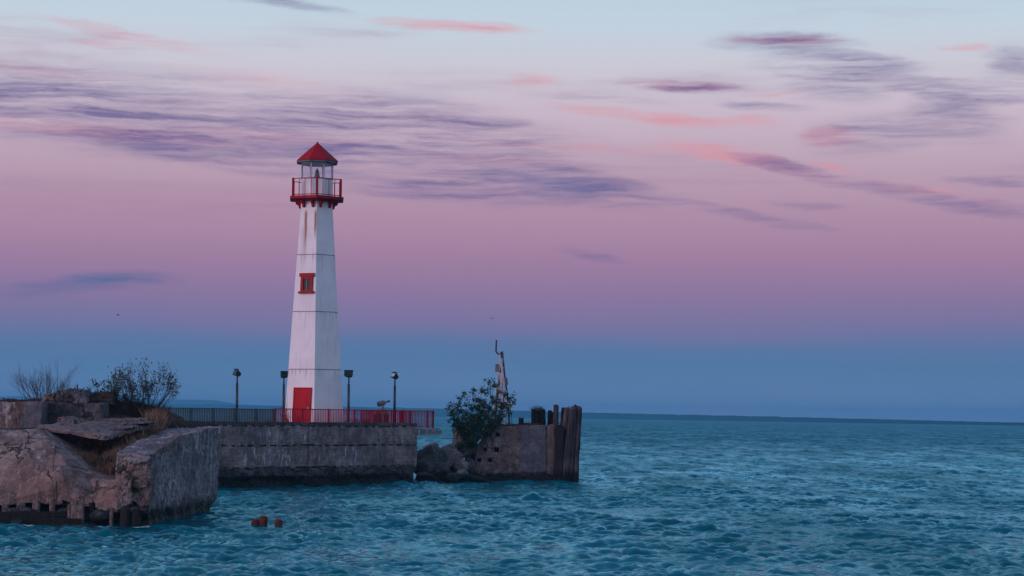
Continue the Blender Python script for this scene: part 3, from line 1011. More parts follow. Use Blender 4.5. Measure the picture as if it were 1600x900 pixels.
# lantern
zl0, zl1, ze, za = zat(280.5), zat(256), zat(253.8), zat(222.3)
Rl = 25.4 / K / 0.966
slab(Rl, Rl, zd1 - 0.01, zl0 - 0.05, OA).build('lantern_base', 'tower_white', LH)
slab(Rl + 0.03, Rl + 0.03, zl0 - 0.049, zl0, OA).build('lantern_sill', 'lantern_grey', LH)
slab(Rl + 0.02, Rl + 0.02, zl1 - 0.06, zl1, OA).build('lantern_head', 'lantern_grey', LH)
for k in range(8):
    q = ring(Rl - 0.03, 0, [OA[k]])[0]
    MB().box(q + Vector((0, 0, (zl0 + zl1 - .06) / 2)), (0.07, 0.07, zl1 - zl0 - .064), Matrix.Rotation(R(OA[k]), 3, 'Z')).build('mullion', 'lantern_grey', LH)
    a, b2 = ring(Rl - 0.04, 0, [OA[k]])[0], ring(Rl - 0.04, 0, [OA[(k + 1) % 8]])[0]
    d = (b2 - a).normalized()
    a, b2 = a + d * 0.045, b2 - d * 0.045
    s_ = Vector((-d.y, d.x, 0)) * 0.004
    MB().hexa([q2 + Vector((0, 0, zl0 + .002)) for q2 in (a - s_, b2 - s_, b2 + s_, a + s_)], [q2 + Vector((0, 0, zl1 - .064)) for q2 in (a - s_, b2 - s_, b2 + s_, a + s_)]).build('pane', 'lantern_glass', LH)
Rr = 32.6 / K / 0.966
slab(Rr, Rr, zl1 + 0.002, ze, OA).build('eave', 'eave_grey', LH)
for k in range(8):
    a, b2 = ring(Rr + 0.02, ze + 0.002, [OA[k]])[0], ring(Rr + 0.02, ze + 0.002, [OA[(k + 1) % 8]])[0]
    up = Vector((0, 0, 0.06))
    ap = Vector((TX, TY, za))
    d = (b2 - a).normalized() * 0.006
    MB().add([a + d, b2 - d, b2 - d + up, a + d + up, ap - up, ap], [(0, 1, 2, 3), (3, 2, 5), (1, 0, 4), (0, 3, 5, 4), (2, 1, 4, 5)]).build('roof_panel', 'red_roof', LH)
MB().lathe((TX, TY, za - 0.05), [(0.05, 0), (0.06, 0.04), (0.02, 0.09)], 8).build('finial', 'red_roof', LH)
bell = MB().lathe((TX, TY, zl0 - 0.02), [(0.10, 0), (0.10, 0.10), (0.185, 0.11), (0.19, 0.14), (0.145, 0.24), (0.125, 0.42), (0.105, 0.52), (0.06, 0.60), (0.03, 0.62), (0.03, 0.68)], 16).build('beacon', 'bell_metal', LH, True)

# ------------------------------------------------------------------ floodlight posts
LAMPS = [(368.5, 106.8, 578, 'floodlight post standing alone above the grey picket fence', -60, 0.33),
         (441.5, 117.5, 581.5, 'floodlight post half hidden behind the left edge of the lighthouse', 35, 0.2),
         (543, 112.2, 580, 'floodlight post beside the right foot of the lighthouse', -5, 0.25),
         (615, 114.9, 583, 'floodlight post by the coin viewer, its pale lens turned left', -62, 0.9)]
for (px, D, yt, lab, yaw, tilt) in LAMPS:
    q = P(px + 1.2, 660, D)
    ztop = P(px, yt, D).z
    ht = ztop - DECK
    lt_ = thing('lamp_post', 'black ' + lab, 'lamp post', (q.x, D, DECK), 'floodlight posts round the lighthouse')
    o = Vector((q.x, D, DECK))
    MB().box(o + Vector((0, 0, 0.02)), (0.34, 0.34, 0.04)).box(o + Vector((0, 0, 0.15)), (0.22, 0.22, 0.22)).build('base', 'lamp_metal', lt_)
    MB().tube(o + Vector((0, 0, 0.26)), o + Vector((0, 0, ht - 0.75)), 0.082, 0.072, 10).build('pole', 'lamp_metal', lt_, True)
    MB().tube(o + Vector((0, 0, ht - 0.751)), o + Vector((0, 0, ht - 0.36)), 0.045, 0.045, 8).build('spigot', 'lamp_metal', lt_, True)
    M = Matrix.Rotation(R(yaw), 3, 'Z') @ Matrix.Rotation(R(-28) * (1 if tilt < 0.5 else 1.3), 3, 'X')
    hc = o + Vector((0, 0, ht - 0.20))
    # tapered housing, wide at the lens (local -Y)
    fr_ = [Vector((x, -0.15, z)) for x, z in ((-.26, -.155), (.26, -.155), (.26, .155), (-.26, .155))]
    bk_ = [Vector((x, 0.17, z)) for x, z in ((-.15, -.09), (.15, -.09), (.15, .09), (-.15, .09))]
    head = MB().hexa([hc + M @ v for v in fr_], [hc + M @ v for v in bk_]).build('lamp_head', 'lamp_metal', lt_)
    MB().box(hc + M @ Vector((0, -0.156, 0)), (0.42, 0.010, 0.23), M).build('lens', 'lamp_glass' if tilt > .5 else 'dark_glass', head)
    MB().box(hc + M @ Vector((0, -0.16, .175)), (0.54, 0.12, 0.03), M).build('visor', 'lamp_metal', head)
    MB().tube(o + Vector((0, 0, ht - 0.36)), hc, 0.035, 0.035, 6).build('bracket', 'lamp_metal', lt_)

# ------------------------------------------------------------------ coin viewer, brick block and stone
D = 114.6
q = P(598, 660, D)
vw = thing('coin_viewer', 'grey coin-operated viewing binocular on a post above the red railing', 'viewer', (q.x, D, DECK))
o = Vector((q.x, D, DECK))
yz = lambda y: P(598, y, D).z
MB().lathe(o, [(0.17, 0), (0.17, 0.05), (0.07, 0.09), (0.06, yz(642) - DECK)], 12).build('post', 'viewer_metal', vw, True)
MB().lathe((q.x, D, yz(642)), [(0.06, 0), (0.10, 0.03), (0.10, 0.16), (0.05, 0.22), (0.045, 0.34)], 12).build('coin_box', 'viewer_metal', vw, True)
d = Vector((0.93, 0.25, 0.28)).normalized()
c = Vector((q.x, D, yz(629.5)))
MB().tube(c - d * 0.30, c + d * 0.10, 0.17, 0.15, 14).tube(c - d * 0.36, c - d * 0.301, 0.11, 0.16, 14).build('body', 'viewer_metal', vw)
side = Vector((-d.y, d.x, 0)).normalized()
for k in (-1, 1):
    MB().tube(c + d * 0.101 + side * 0.07 * k, c + d * 0.36 + side * 0.07 * k, 0.065, 0.06, 10).build('objective_tube', 'viewer_metal', vw)
    MB().tube(c + d * 0.361 + side * 0.07 * k, c + d * 0.40 + side * 0.07 * k, 0.075, 0.075, 10).build('lens_ring', 'lamp_metal', vw)
MB().box(c - Vector((0, 0, 0.20)), (0.10, 0.26, 0.10)).build('yoke', 'viewer_metal', vw)

D = 115.4
q0, q1 = P(584, 660, D), P(608, 660, D)
zc = (P(596, 647, D)).z
blk = thing('brick_plinth', 'low rust-brown brick plinth behind the red railing under the viewer', 'plinth', ((q0.x + q1.x) / 2, D, DECK))
bx0, bx1 = q0.x, q1.x
nrow = 6
hr = (zc - DECK) / nrow
for r_ in range(nrow):
    nb = 4
    for k in range(nb + (r_ % 2)):
        w_ = (bx1 - bx0) / nb
        x0 = bx0 + (k - 0.5 * (r_ % 2)) * w_
        x1 = min(bx1, x0 + w_)
        x0 = max(bx0, x0)
        MB().box(((x0 + x1) / 2, D + rnd(-.01, .01), DECK + (r_ + .5) * hr), (x1 - x0 - .014, 0.5, hr - .012)).build('brick', 'brick_brown', blk)
MB().box(((bx0 + bx1) / 2, D, (DECK + zc) / 2), (bx1 - bx0 - .04, 0.44, zc - DECK - .02)).build('core', 'earth', blk)


def boulder(mb, c, rx, ry, rz, seed, cuts=3, rough_=0.25, rot=0.0, facets=5):
    bm = bmesh.new()
    bmesh.ops.create_icosphere(bm, subdivisions=cuts, radius=1.0)
    rs = random.Random(seed)
    planes = []
    for k in range(facets):
        n = Vector((rs.uniform(-1, 1), rs.uniform(-1, 1), rs.uniform(-.6, 1))).normalized()
        planes.append((n, rs.uniform(0.58, 0.84)))
    M = Matrix.Rotation(rot, 3, 'Y')
    Mz = Matrix.Rotation(rs.uniform(0, 3), 3, 'Z')
    vs = []
    for v in bm.verts:
        q = v.co.copy()
        for n, d in planes:
            e = q.dot(n) - d
            if e > 0:
                q -= n * e
        q += noise.noise_vector(q * 1.5 + Vector((seed, 0, 0))) * rough_ * 0.5 + noise.noise_vector(q * 5 + Vector((0, seed, 0))) * rough_ * 0.16
        q = Mz @ q
        q = M @ Vector((q.x * rx, q.y * ry, q.z * rz))
        vs.append(Vector(c) + q)
    fs = [tuple(v.index for v in f.verts) for f in bm.faces]
    bm.free()
    return mb.add(vs, fs)


sq = P(598, 645, D)
tag(boulder(MB(), (0, 0, 0), 0.34, 0.24, 0.20, 12, 3, .2).build('stone', 'stone_dry', None), 'pale rounded stone lying on the brown brick plinth', 'stone').location = (sq.x, D, zc + 0.14)

# ------------------------------------------------------------------ boulders between the pier and the old crib
BOULD = [(672, 722, 118.5, 1.25, 1.0, 1.05, 'rock', 'big mossy grey boulder against the right corner of the pier'),
         (700, 712, 119.3, 1.0, 0.9, .85, 'rock_pale', 'large pale boulder topping the rock pile'),
         (678, 703, 120.6, .75, .7, .45, 'rock_pale', 'brownish boulder at the back of the rock pile, in front of open water'),
         (692, 733, 118.0, .60, .55, .62, 'rock', 'wedge shaped grey boulder standing below the pale one'),
         (722, 726, 118.8, .62, .55, .42, 'rock_pale', 'squared grey boulder leaning on the crib'),
         (722, 741, 118.0, .55, .5, .34, 'rock_pale', 'small pale boulder low beside the crib foot'),
         (667, 746, 117.2, .95, .6, .42, 'rock', 'flat wet boulder at the waterline by the pier'),
         (704, 746, 117.6, .95, .6, .36, 'rock', 'dark wet boulder at the waterline in the middle of the pile'),
         (656, 722, 119.4, .60, .7, 1.0, 'rock', 'dark upright boulder wedged behind the pier corner'),
         (716, 702, 120.4, .55, .55, .55, 'rock', 'dark boulder under the leafy bush'),
         (741, 716, 122.2, .85, .7, 1.15, 'concrete_dark', 'black boulder behind the left edge of the crib'),
         (730, 730, 119.9, .6, .6, .6, 'rock', 'dark boulder in the gap under the bush, touching the crib'),
         (745, 748, 118.3, .9, .4, .22, 'rock', 'low dark wet slab lying along the foot of the crib')]
for i, (x, y, D, rx, ry, rz, mt, lab) in enumerate(BOULD):
    q = P(x, y, D)
    ob = boulder(MB(), (0, 0, 0), rx, ry, rz, 30 + i, 4, .13, rnd(-.3, .3), 18).build('boulder', mt, None)
    ob.location = q
    tag(ob, lab, 'boulder', 'boulders between pier and crib')
MB_base = MB()
q = P(695, 750, 119.5)
rb = boulder(MB(), (0, 0, 0), 2.3, 1.4, 1.3, 77, 4, .35, 0, 6).build('rubble_bed', 'rock', None)
rb.location = (q.x, 120.3, -0.2)
tag(rb, 'wet rubble bed under the boulders between pier and crib', None, kind='structure')

# ------------------------------------------------------------------ old timber and concrete crib
CD = 120.0
crib = thing('concrete_crib', 'battered brown concrete crib with drain holes left of the timber piles', 'crib', P(800, 752, CD + 2) * 1.0)
crib.location.z = 0


def hexa_px(front, D0, D1, shrink=0.0):
    a = [P(x, y, D0) for x, y in front]
    b = [v + Vector((0, D1 - D0, 0)) for v in a]
    return MB().hexa(a, b)


body = hexa_px([(731, 764), (871, 764), (868, 664), (757, 667)], CD, CD + 4.5).build('block', 'concrete_crib', None)
holes = [(777, 679, .20), (758, 703, .18), (776, 703, .25), (749.5, 719, .20), (766, 720, .20)]
cut = MB()
for (x, y, s_) in holes:
    q = P(x, y, CD)
    cut.box((q.x, CD + .2, q.z), (s_ * 1.3, 1.4, s_ * 1.3), Matrix.Rotation(rnd(-.2, .2), 3, 'Y'))
cutter = cut.build('cutter', 'earth', None)
md = body.modifiers.new('b', 'BOOLEAN')
md.operation = 'DIFFERENCE'
md.object = cutter
md.solver = 'EXACT'
bpy.context.view_layer.update()
ev = body.evaluated_get(bpy.context.evaluated_depsgraph_get())
me = ev.to_mesh()
mb = MB().add([v.co.copy() for v in me.vertices], [tuple(p.vertices) for p in me.polygons])
ev.to_mesh_clear()
bpy.data.objects.remove(body)
bpy.data.objects.remove(cutter)


def crib_foot(q):
    if q.z < 0.55 and q.y < CD + 1:
        q = q + Vector((0, 0.4 * (0.55 - max(q.z, 0)), 0))
    return q


mb.rough(0.13, 0.06, 1.0, 0.6, crib_foot).build('block', 'concrete_crib', crib)
hexa_px([(815, 738), (853, 738), (853, 668), (815, 668)], CD - 0.07, CD + .3).rough(0.12, .03, 1.2).build('face_panel', 'concrete_panel', crib)
hexa_px([(855, 742), (868, 742), (866, 667), (856, 667)], CD - 0.16, CD + .3).rough(0.12, .06, 1.2).build('face_panel', 'concrete_crib', crib)
hexa_px([(735, 765), (868, 765), (868, 744), (739, 743)], CD - 0.16, CD + .5).rough(0.12, .10, 1.2).build('footing', 'concrete_dark', crib)
hexa_px([(757, 667.5), (845, 666), (845, 662), (757, 664)], CD + .3, CD + 4).rough(0.2, .08, 1.2).build('rubble_top', 'earth', crib)
# small pale block behind the bush
pb = hexa_px([(706, 706), (739, 708), (738, 670), (708, 671)], 122.6, 124.6).rough(0.12, .06, 1.3).build('concrete_block', 'rock_pale', None, False, P(722, 704, 123.8))
tag(pb, 'pale upright concrete block behind the leafy bush', 'concrete block')


def pile(mb, p0, p1, r, seed, n=10):
    """A weathered round pile with grooves and a ragged top."""
    p0, p1 = Vector(p0), Vector(p1)
    rs = random.Random(seed)
    d = p1 - p0
    qz = d.to_track_quat('Z', 'Y').to_matrix()
    vs, fs = [], []
    rows = 8
    n = 14
    ph = rs.uniform(0, 6)
    for k in range(rows + 1):
        s_ = k / rows
        for i in range(n):
            a = 2 * math.pi * i / n
            rr = r * (1.05 - 0.14 * s_) * (1 + 0.13 * math.sin(a * 3 + ph) + 0.16 * rs.uniform(-1, 1) * (i % 2) + 0.10 * noise.noise(Vector((a, s_ * 3, seed))))
            z = s_ * d.length
            if k == rows:
                z += 0.16 * noise.noise(Vector((math.cos(a) * 1.4, math.sin(a) * 1.4, seed * 3.1))) + rs.uniform(-.04, .04)
            vs.append(p0 + qz @ Vector((rr * math.cos(a), rr * math.sin(a), z)))
    for k in range(rows):
        fs += [(k * n + i, k * n + (i + 1) % n, (k + 1) * n + (i + 1) % n, (k + 1) * n + i) for i in range(n)]
    fs += [tuple(range(n - 1, -1, -1)), tuple(range(rows * n, (rows + 1) * n))]
    return mb.add(vs, fs)


pc = thing('pile_cluster', 'tall cluster of weathered grey timber piles at the seaward end', 'pile cluster', (P(886, 752, 120).x, 120.2, -0.5))
PILES = [(869, 886, 637, 119.9, .175, 'timber_pale', 2), (880, 893, 639, 119.5, .18, 'timber', 1), (887, 897, 636, 119.7, .19, 'timber', 3), (892, 900, 634, 119.9, .18, 'timber_dark', 4),
         (897, 904, 636, 119.8, .18, 'timber', 5), (897, 906, 639, 120.5, .17, 'timber_dark', 6), (874, 882, 638, 120.4, .19, 'timber_dark', 7), (865, 869, 634, 120.3, .17, 'timber', 8),
         (884, 889, 640, 120.9, .19, 'timber_dark', 9), (891, 896, 638, 120.9, .19, 'timber_dark', 10), (868, 873, 664, 119.75, .17, 'timber_dark', 11), (877, 881, 642, 121.0, .18, 'timber_dark', 12),
         (874, 879, 668, 119.6, .16, 'timber_dark', 13), (899, 902, 646, 121.2, .17, 'timber_dark', 14)]
for (xb, xt, yt, D, r_, mt, sd) in PILES:
    a, b2 = P(xb, 770, D), P(xt, yt, D)
    pile(MB(), a, b2, r_, sd).build('pile', mt, pc)
sp0, sp1 = P(904.5, 641, 120.4), P(906.5, 706, 120.4)
MB().add([sp0 + Vector((-.10, 0, 0)), sp0 + Vector((.08, 0, 0)), sp1, sp0 + Vector((-.02, .09, 0)), P(907, 675, 120.4) + Vector((.02, 0, 0)), P(904, 672, 120.4) + Vector((-.05, 0, 0))],
         [(0, 1, 4, 5), (5, 4, 2), (1, 3, 4), (3, 0, 5), (4, 3, 2), (3, 5, 2), (0, 3, 1)]).build('splinter', 'timber', pc)
a = P(862, 680, 119.6)
MB().tube(P(866, 662, 119.45), P(902, 660, 119.55), 0.03, 0.03, 6).build('binding_cable', 'rust', pc)

pr = thing('pile_stub_row', 'row of short dark pile stubs with grass rising behind the crib top', 'pile stubs', (P(850, 664, 122).x, 122.0, 2.5))
for i, (x, yt, D, r_, yb) in enumerate([(834, 639.5, 121.8, .17, 672), (842, 640.5, 122.2, .17, 672), (848.5, 640, 121.9, .15, 672), (859, 642, 122.0, .15, 672), (865, 644, 121.8, .12, 672)]):
    pile(MB(), P(x - .5, yb + 8, D), P(x, yt, D), r_, 40 + i).build('stub', 'timber_dark', pr)
for i, (x, yt, D, r_, lab) in enumerate([(778, 655, 121.0, .20, 'squat dark timber stub on the crib beside the mast foot'), (814, 654.5, 121.4, .17, 'squat dark timber stub alone in the middle of the crib top')]):
    b0 = P(x, 670, D)
    ob = pile(MB(), P(x, 671, D) - b0, P(x, yt, D) - b0, r_, 60 + i).build('timber_stub', 'timber_dark', None)
    ob.location = b0
    tag(ob, lab, 'timber stub')

# ------------------------------------------------------------------ broken mast on the crib
MD = 122.5
mast = thing('broken_mast', 'collapsed pale lattice mast with hanging boards above the leafy bush', 'mast', (P(786, 666, MD).x, MD, 3.2))


def stick(pts, r0, r1, mat, nm='pole', dD=0.0):
    mb = MB()
    n = len(pts)
    for i in range(n - 1):
        a, b2 = P(pts[i][0], pts[i][1], MD + dD), P(pts[i + 1][0], pts[i + 1][1], MD + dD)
        mb.tube(a, b2, r0 + (r1 - r0) * i / n, r0 + (r1 - r0) * (i + 1) / n, 7)
    return mb.build(nm, mat, mast)


stick([(775.8, 531.5), (775.2, 542), (775.0, 549.5), (777.5, 552.2), (781, 554)], .055, .05, 'mast_dark', 'bent_pipe', -.1)
stick([(783, 550), (782, 575), (779, 603), (775, 640), (772, 668)], .055, .075, 'mast_dark', 'pole', .1)
stick([(785, 549), (787, 570), (789, 592), (793, 620), (796, 668)], .05, .07, 'mast_dark', 'pole', -.1)
stick([(781.5, 554), (780.5, 572), (777, 600), (773.5, 625), (769, 668)], .05, .06, 'mast_grey', 'pole', -.25)
stick([(784, 552), (784.5, 580), (786, 610), (788, 640), (789, 668)], .06, .06, 'mast_grey', 'pole', .3)
stick([(782.5, 560), (785.5, 590), (782, 615), (780, 640)], .07, .05, 'mast_grey', 'strap', -.35)
stick([(785, 575), (788, 600), (785, 625), (783, 645)], .05, .04, 'mast_grey', 'strap', -.4)
for (y_, x0, x1) in ((572, 779, 788), (590, 777, 790), (608, 776, 792), (626, 773, 795)):
    stick([(x0, y_), (x1, y_ + 3)], .03, .03, 'mast_grey', 'brace', -.2)
    stick([(x1, y_), (x0, y_ + 15)], .025, .025, 'mast_grey', 'brace', .2)
for (x, y, w_, h_, an, mt) in ((776.8, 575, .24, .48, .05, 'mast_board'), (791, 596, .20, .46, -.12, 'mast_board'), (784, 566, .16, .5, .1, 'mast_grey'), (783, 590, .20, .6, -.08, 'mast_grey'), (786, 640, .3, .6, .1, 'mast_grey'), (797, 632, .40, .36, .25, 'mast_grey'), (789, 618, .18, .55, .15, 'mast_grey'), (780, 608, .16, .5, -.15, 'mast_grey')):
    q = P(x, y, MD - .3)
    MB().box(q, (w_, 0.05, h_), Matrix.Rotation(an, 3, 'Y') @ Matrix.Rotation(rnd(-.4, .4), 3, 'Z')).build('board', mt, mast)
stick([(797, 636), (799.5, 650), (800, 664)], .02, .02, 'mast_dark', 'cable', -.35)

# ------------------------------------------------------------------ vegetation
def branch(mb, leaves, p, d, ln, r, depth, rs, spread, up=0.25, taper=0.62, kids=(2, 4), droop=0.0):
    n = 3
    q = Vector(p)
    dd = Vector(d).normalized()
    for i in range(n):
        nd = (dd + Vector((rs.uniform(-1, 1), rs.uniform(-1, 1), rs.uniform(-1, 1))) * 0.16 + Vector((0, 0, up * 0.25))).normalized()
        q2 = q + nd * (ln / n)
        ra, rb_ = r * (1 - 0.4 * i / n), r * (1 - 0.4 * (i + 1) / n)
        mb.tube(q, q2, ra, rb_, 5 if r > .02 else 3, False)
        q, dd = q2, nd
        if depth > 0 and i > 0:
            for _ in range(rs.randint(*kids) - (1 if i == 1 else 0)):
                side = Vector((rs.uniform(-1, 1), rs.uniform(-1, 1), rs.uniform(-.5, .9)))
                kd = (dd + side * spread).normalized()
                branch(mb, leaves, q, kd, ln * rs.uniform(.5, .82), rb_ * taper, depth - 1, rs, spread, up, taper, kids)
        if leaves is not None and depth <= 1:
            leaves.append((q.copy(), dd.copy(), depth))


def leaf_mesh(pts, rs, per, size, spread, elong=1.6):
    mb = MB()
    vs, fs = [], []
    for (q, d, dep) in pts:
        for _ in range(per if not isinstance(per, float) else (1 if rs.random() < per else 0)):
            c = q + Vector((rs.gauss(0, spread), rs.gauss(0, spread), rs.gauss(0, spread)))
            a = (d * rs.uniform(.2, 1.0) + Vector((rs.uniform(-1, 1), rs.uniform(-1, 1), rs.uniform(-.6, .8)))).normalized()
            b2 = a.cross(Vector((rs.uniform(-1, 1), rs.uniform(-1, 1), rs.uniform(-1, 1)))).normalized()
            s_ = size * rs.uniform(.6, 1.3)
            o = len(vs)
            n3 = a.cross(b2) * s_ * 0.18
            vs += [c, c + a * s_ * elong * .5 + b2 * s_ * .42 + n3, c + a * s_ * elong, c + a * s_ * elong * .5 - b2 * s_ * .42 + n3]
            fs += [(o, o + 1, o + 2), (o, o + 2, o + 3)]
    mb.add(vs, fs)
    return mb


def shrub(name, label, x, y, D, stems, height, spread_x, seed, leafmat=None, per=0, leafsize=.06, bark='bark', depth=2, br=.45, kids=(2, 3), r0=.022, cat='shrub', width=0.3, leafspread=.05, up=.25, hr=(.62, 1.1)):
    rs = random.Random(seed)
    base = P(x, y, D)
    rt = thing(name, label, cat, tuple(base))
    mb, lv = MB(), []
    for k in range(stems):
        s_ = (k + .5) / stems * 2 - 1
        p0 = base + Vector((s_ * width + rs.uniform(-.05, .05), rs.uniform(-width, width) * .6, -0.12))
        d = Vector((s_ * spread_x + rs.uniform(-.12, .12), rs.uniform(-.35, .35), 1))
        branch(mb, lv, p0, d, height * rs.uniform(*hr) * .62, r0 * rs.uniform(.8, 1.2), depth, rs, br, up, .62, kids)
    mb.build('branches', bark, rt)
    if leafmat:
        leaf_mesh(lv, rs, per, leafsize, leafspread).build('foliage', leafmat, rt)
    return rt


# ------------------------------------------------------------------ ruined concrete pier in the foreground, left
ruin = thing('ruined_pier', 'broken brown concrete pier head in the left foreground', 'ruined pier', (P(120, 820, 74).x, 74.0, 0))


def undercut(q):
    if q.z < 0.55:
        c = Vector((P(260, 800, 76).x, 76.0, 0))
        k = max(0, min(1, (0.55 - q.z) / 0.35)) * (0.10 + 0.10 * noise.noise(Vector((q.x, q.y, 0))))
        q = Vector((q.x + (c.x - q.x) * k, q.y + (c.y - q.y) * k, q.z))
    return q


# end block: a tall right-hand face running away from us, its near top corner cut off in a slope
T1, T2, T3, T4 = P(183, 707, 69.0), P(230, 714, 68.8), P(284, 679, 73.6), P(343.5, 667, 79.6)
T5, T6 = P(262, 668.5, 80.5), P(214, 690, 74.0)
zf = -0.8


def dn(v, z=zf, ox=0.0, oy=0.0):
    return Vector((v.x + ox, v.y + oy, z))


B1, B2, B4, B5 = dn(P(183, 820, 69.0)), dn(P(232, 820, 68.8)), dn(P(338, 802, 79.4)), dn(T5)
B6 = dn(T6)
end = MB().add([T1, T2, T3, T4, T5, T6, B1, B2, B4, B5, B6],
               [(0, 1, 2, 5), (5, 2, 3, 4), (1, 7, 8, 3, 2), (0, 6, 7, 1), (0, 5, 10, 6), (5, 4, 9, 10), (4, 3, 8, 9)])
end.rough(0.10, 0.075, 0.8, 0.6, undercut).build('end_block', 'concrete_end', ruin)
# spalled front of the end block, where the skin has come away and warm aggregate shows
sp_pts = [(183, 722), (197, 716), (216, 718), (230, 722), (234, 748), (231, 790), (218, 792), (206, 782), (190, 784), (181, 756)]
hexa_px(sp_pts, 68.55, 69.4).rough(0.06, 0.06, 1.6, 1.0).build('spalled_skin', 'concrete_ruin', ruin)
for (pts, d0) in (([(186, 745), (198, 742), (206, 748), (203, 786), (193, 792), (190, 770)], 68.3), ([(208, 752), (229, 750), (230, 760), (209, 765)], 68.4)):
    hexa_px(pts, d0, 69.2).rough(0.06, 0.06, 2.2, 0.9).build('spalled_lump', 'concrete_ruin', ruin)
hexa_px([(197, 716), (232, 715), (231, 719), (214, 726), (199, 722)], 68.35, 69.2).rough(0.07, 0.05, 2).build('spalled_lip', 'concrete_end', ruin)
# chamfer along the sloping edge, its caught light put into a pinker colour
ch = [T2 + Vector((-.20, .1, .035)), T3 + Vector((-.30, .2, .035)), T3 + Vector((.06, 0, .02)), T2 + Vector((.06, -.02, .02))]
MB().hexa([v - Vector((0, 0, .22)) for v in ch], ch).rough(0.08, .06, 1.6, .8).build('broken_edge', 'concrete_slab', ruin)


# the left slab: its broad face leans back, and its foot has split into wedges
def relief(name, rows, mat, back=3.0, edge=0.11, amp=0.035, fn=None):
    nr, nc = len(rows), len(rows[0])
    fr_ = [[P(*q) for q in r] for r in rows]
    vs = [v for r in fr_ for v in r]
    fs = []
    for i in range(nr - 1):
        for j in range(nc - 1):
            fs.append((i * nc + j, i * nc + j + 1, (i + 1) * nc + j + 1, (i + 1) * nc + j))
    rim = [(0, j) for j in range(nc)] + [(i, nc - 1) for i in range(1, nr)] + [(nr - 1, j) for j in range(nc - 2, -1, -1)] + [(i, 0) for i in range(nr - 2, 0, -1)]
    n0 = len(vs)
    ymax = max(v.y for v in vs) + back
    for (i, j) in rim:
        v = fr_[i][j]
        vs.append(Vector((v.x, ymax, v.z)))
    m_ = len(rim)
    for k in range(m_):
        a, b2 = rim[k], rim[(k + 1) % m_]
        fs.append((a[0] * nc + a[1], n0 + k, n0 + (k + 1) % m_, b2[0] * nc + b2[1]))
    fs.append(tuple(n0 + k for k in range(m_)))
    return MB().add(vs, fs).rough(edge, amp, 1.0, 0.6, fn).build(name, mat, ruin)


relief('leaning_slab', [[(-70, 671, 72.6), (0, 673, 72.6), (35, 671, 72.6), (62, 671, 72.8), (66, 673, 73.2)],
                        [(-70, 705, 71.4), (0, 706, 71.4), (40, 702, 71.4), (84, 694, 71.6), (94, 694, 72.3)],
                        [(-70, 740, 70.6), (0, 742, 70.6), (40, 730, 70.7), (100, 721, 70.9), (138, 735, 71.3)],
                        [(-70, 770, 70.3), (0, 765, 70.3), (50, 755, 70.4), (120, 750, 70.5), (187, 751, 70.2)],
                        [(-70, 792, 70.2), (0, 790, 70.2), (50, 786, 70.2), (120, 789, 70.1), (189, 798, 69.7)]], 'concrete_ruin', 2.0, .10, .045)
relief('broken_facet', [[(28, 757, 70.35), (50, 746, 70.25), (74, 734, 70.15), (84, 731, 70.10)],
                        [(27, 770, 70.20), (52, 762, 70.05), (78, 752, 69.90), (88, 745, 69.92)],
                        [(25, 778, 70.10), (55, 771, 69.95), (80, 762, 69.84), (92, 765, 69.90)],
                        [(24, 786, 70.10), (55, 786, 70.02), (84, 788, 69.98), (98, 787, 70.0)]], 'concrete_ruin', 1.2, .08, .03)
relief('broken_facet', [[(86, 732, 70.1), (92, 727, 70.2), (118, 734, 70.45), (140, 745, 70.55)],
                        [(82, 742, 69.95), (98, 744, 69.90), (126, 757, 70.1), (152, 764, 70.35)],
                        [(90, 764, 69.88), (106, 766, 69.84), (130, 776, 69.92), (160, 776, 70.15)],
                        [(94, 780, 69.92), (110, 784, 69.90), (134, 788, 69.92), (166, 789, 70.05)]], 'concrete_ruin', 1.2, .08, .03)
relief('broken_facet', [[(158, 756, 70.2), (172, 755, 70.05), (190, 752, 69.85)],
                        [(154, 772, 70.02), (170, 770, 69.8), (190, 769, 69.6)],
                        [(152, 796, 69.9), (170, 800, 69.65), (190, 800, 69.4)]], 'concrete_ruin', 1.5, .08, .04)
hexa_px([(-70, 785), (170, 788), (185, 800), (190, 840), (-70, 840)], 71.5, 74).rough(.2, .08, 1).build('shade_block', 'concrete_dark', ruin)  # solid dark block behind the stumps, the cavity's shade put into its colour
MB().tube(P(86.5, 696, 71.5), P(83.5, 727, 70.8), .022, .02, 6).tube(P(83.5, 727, 70.8), P(82, 736, 69.7), .02, .018, 6).build('bent_rebar', 'mast_dark', ruin)
MB().tube(P(88, 752, 69.0), P(88.5, 785, 69.2), .02, .018, 6).build('bent_rebar', 'mast_dark', ruin)

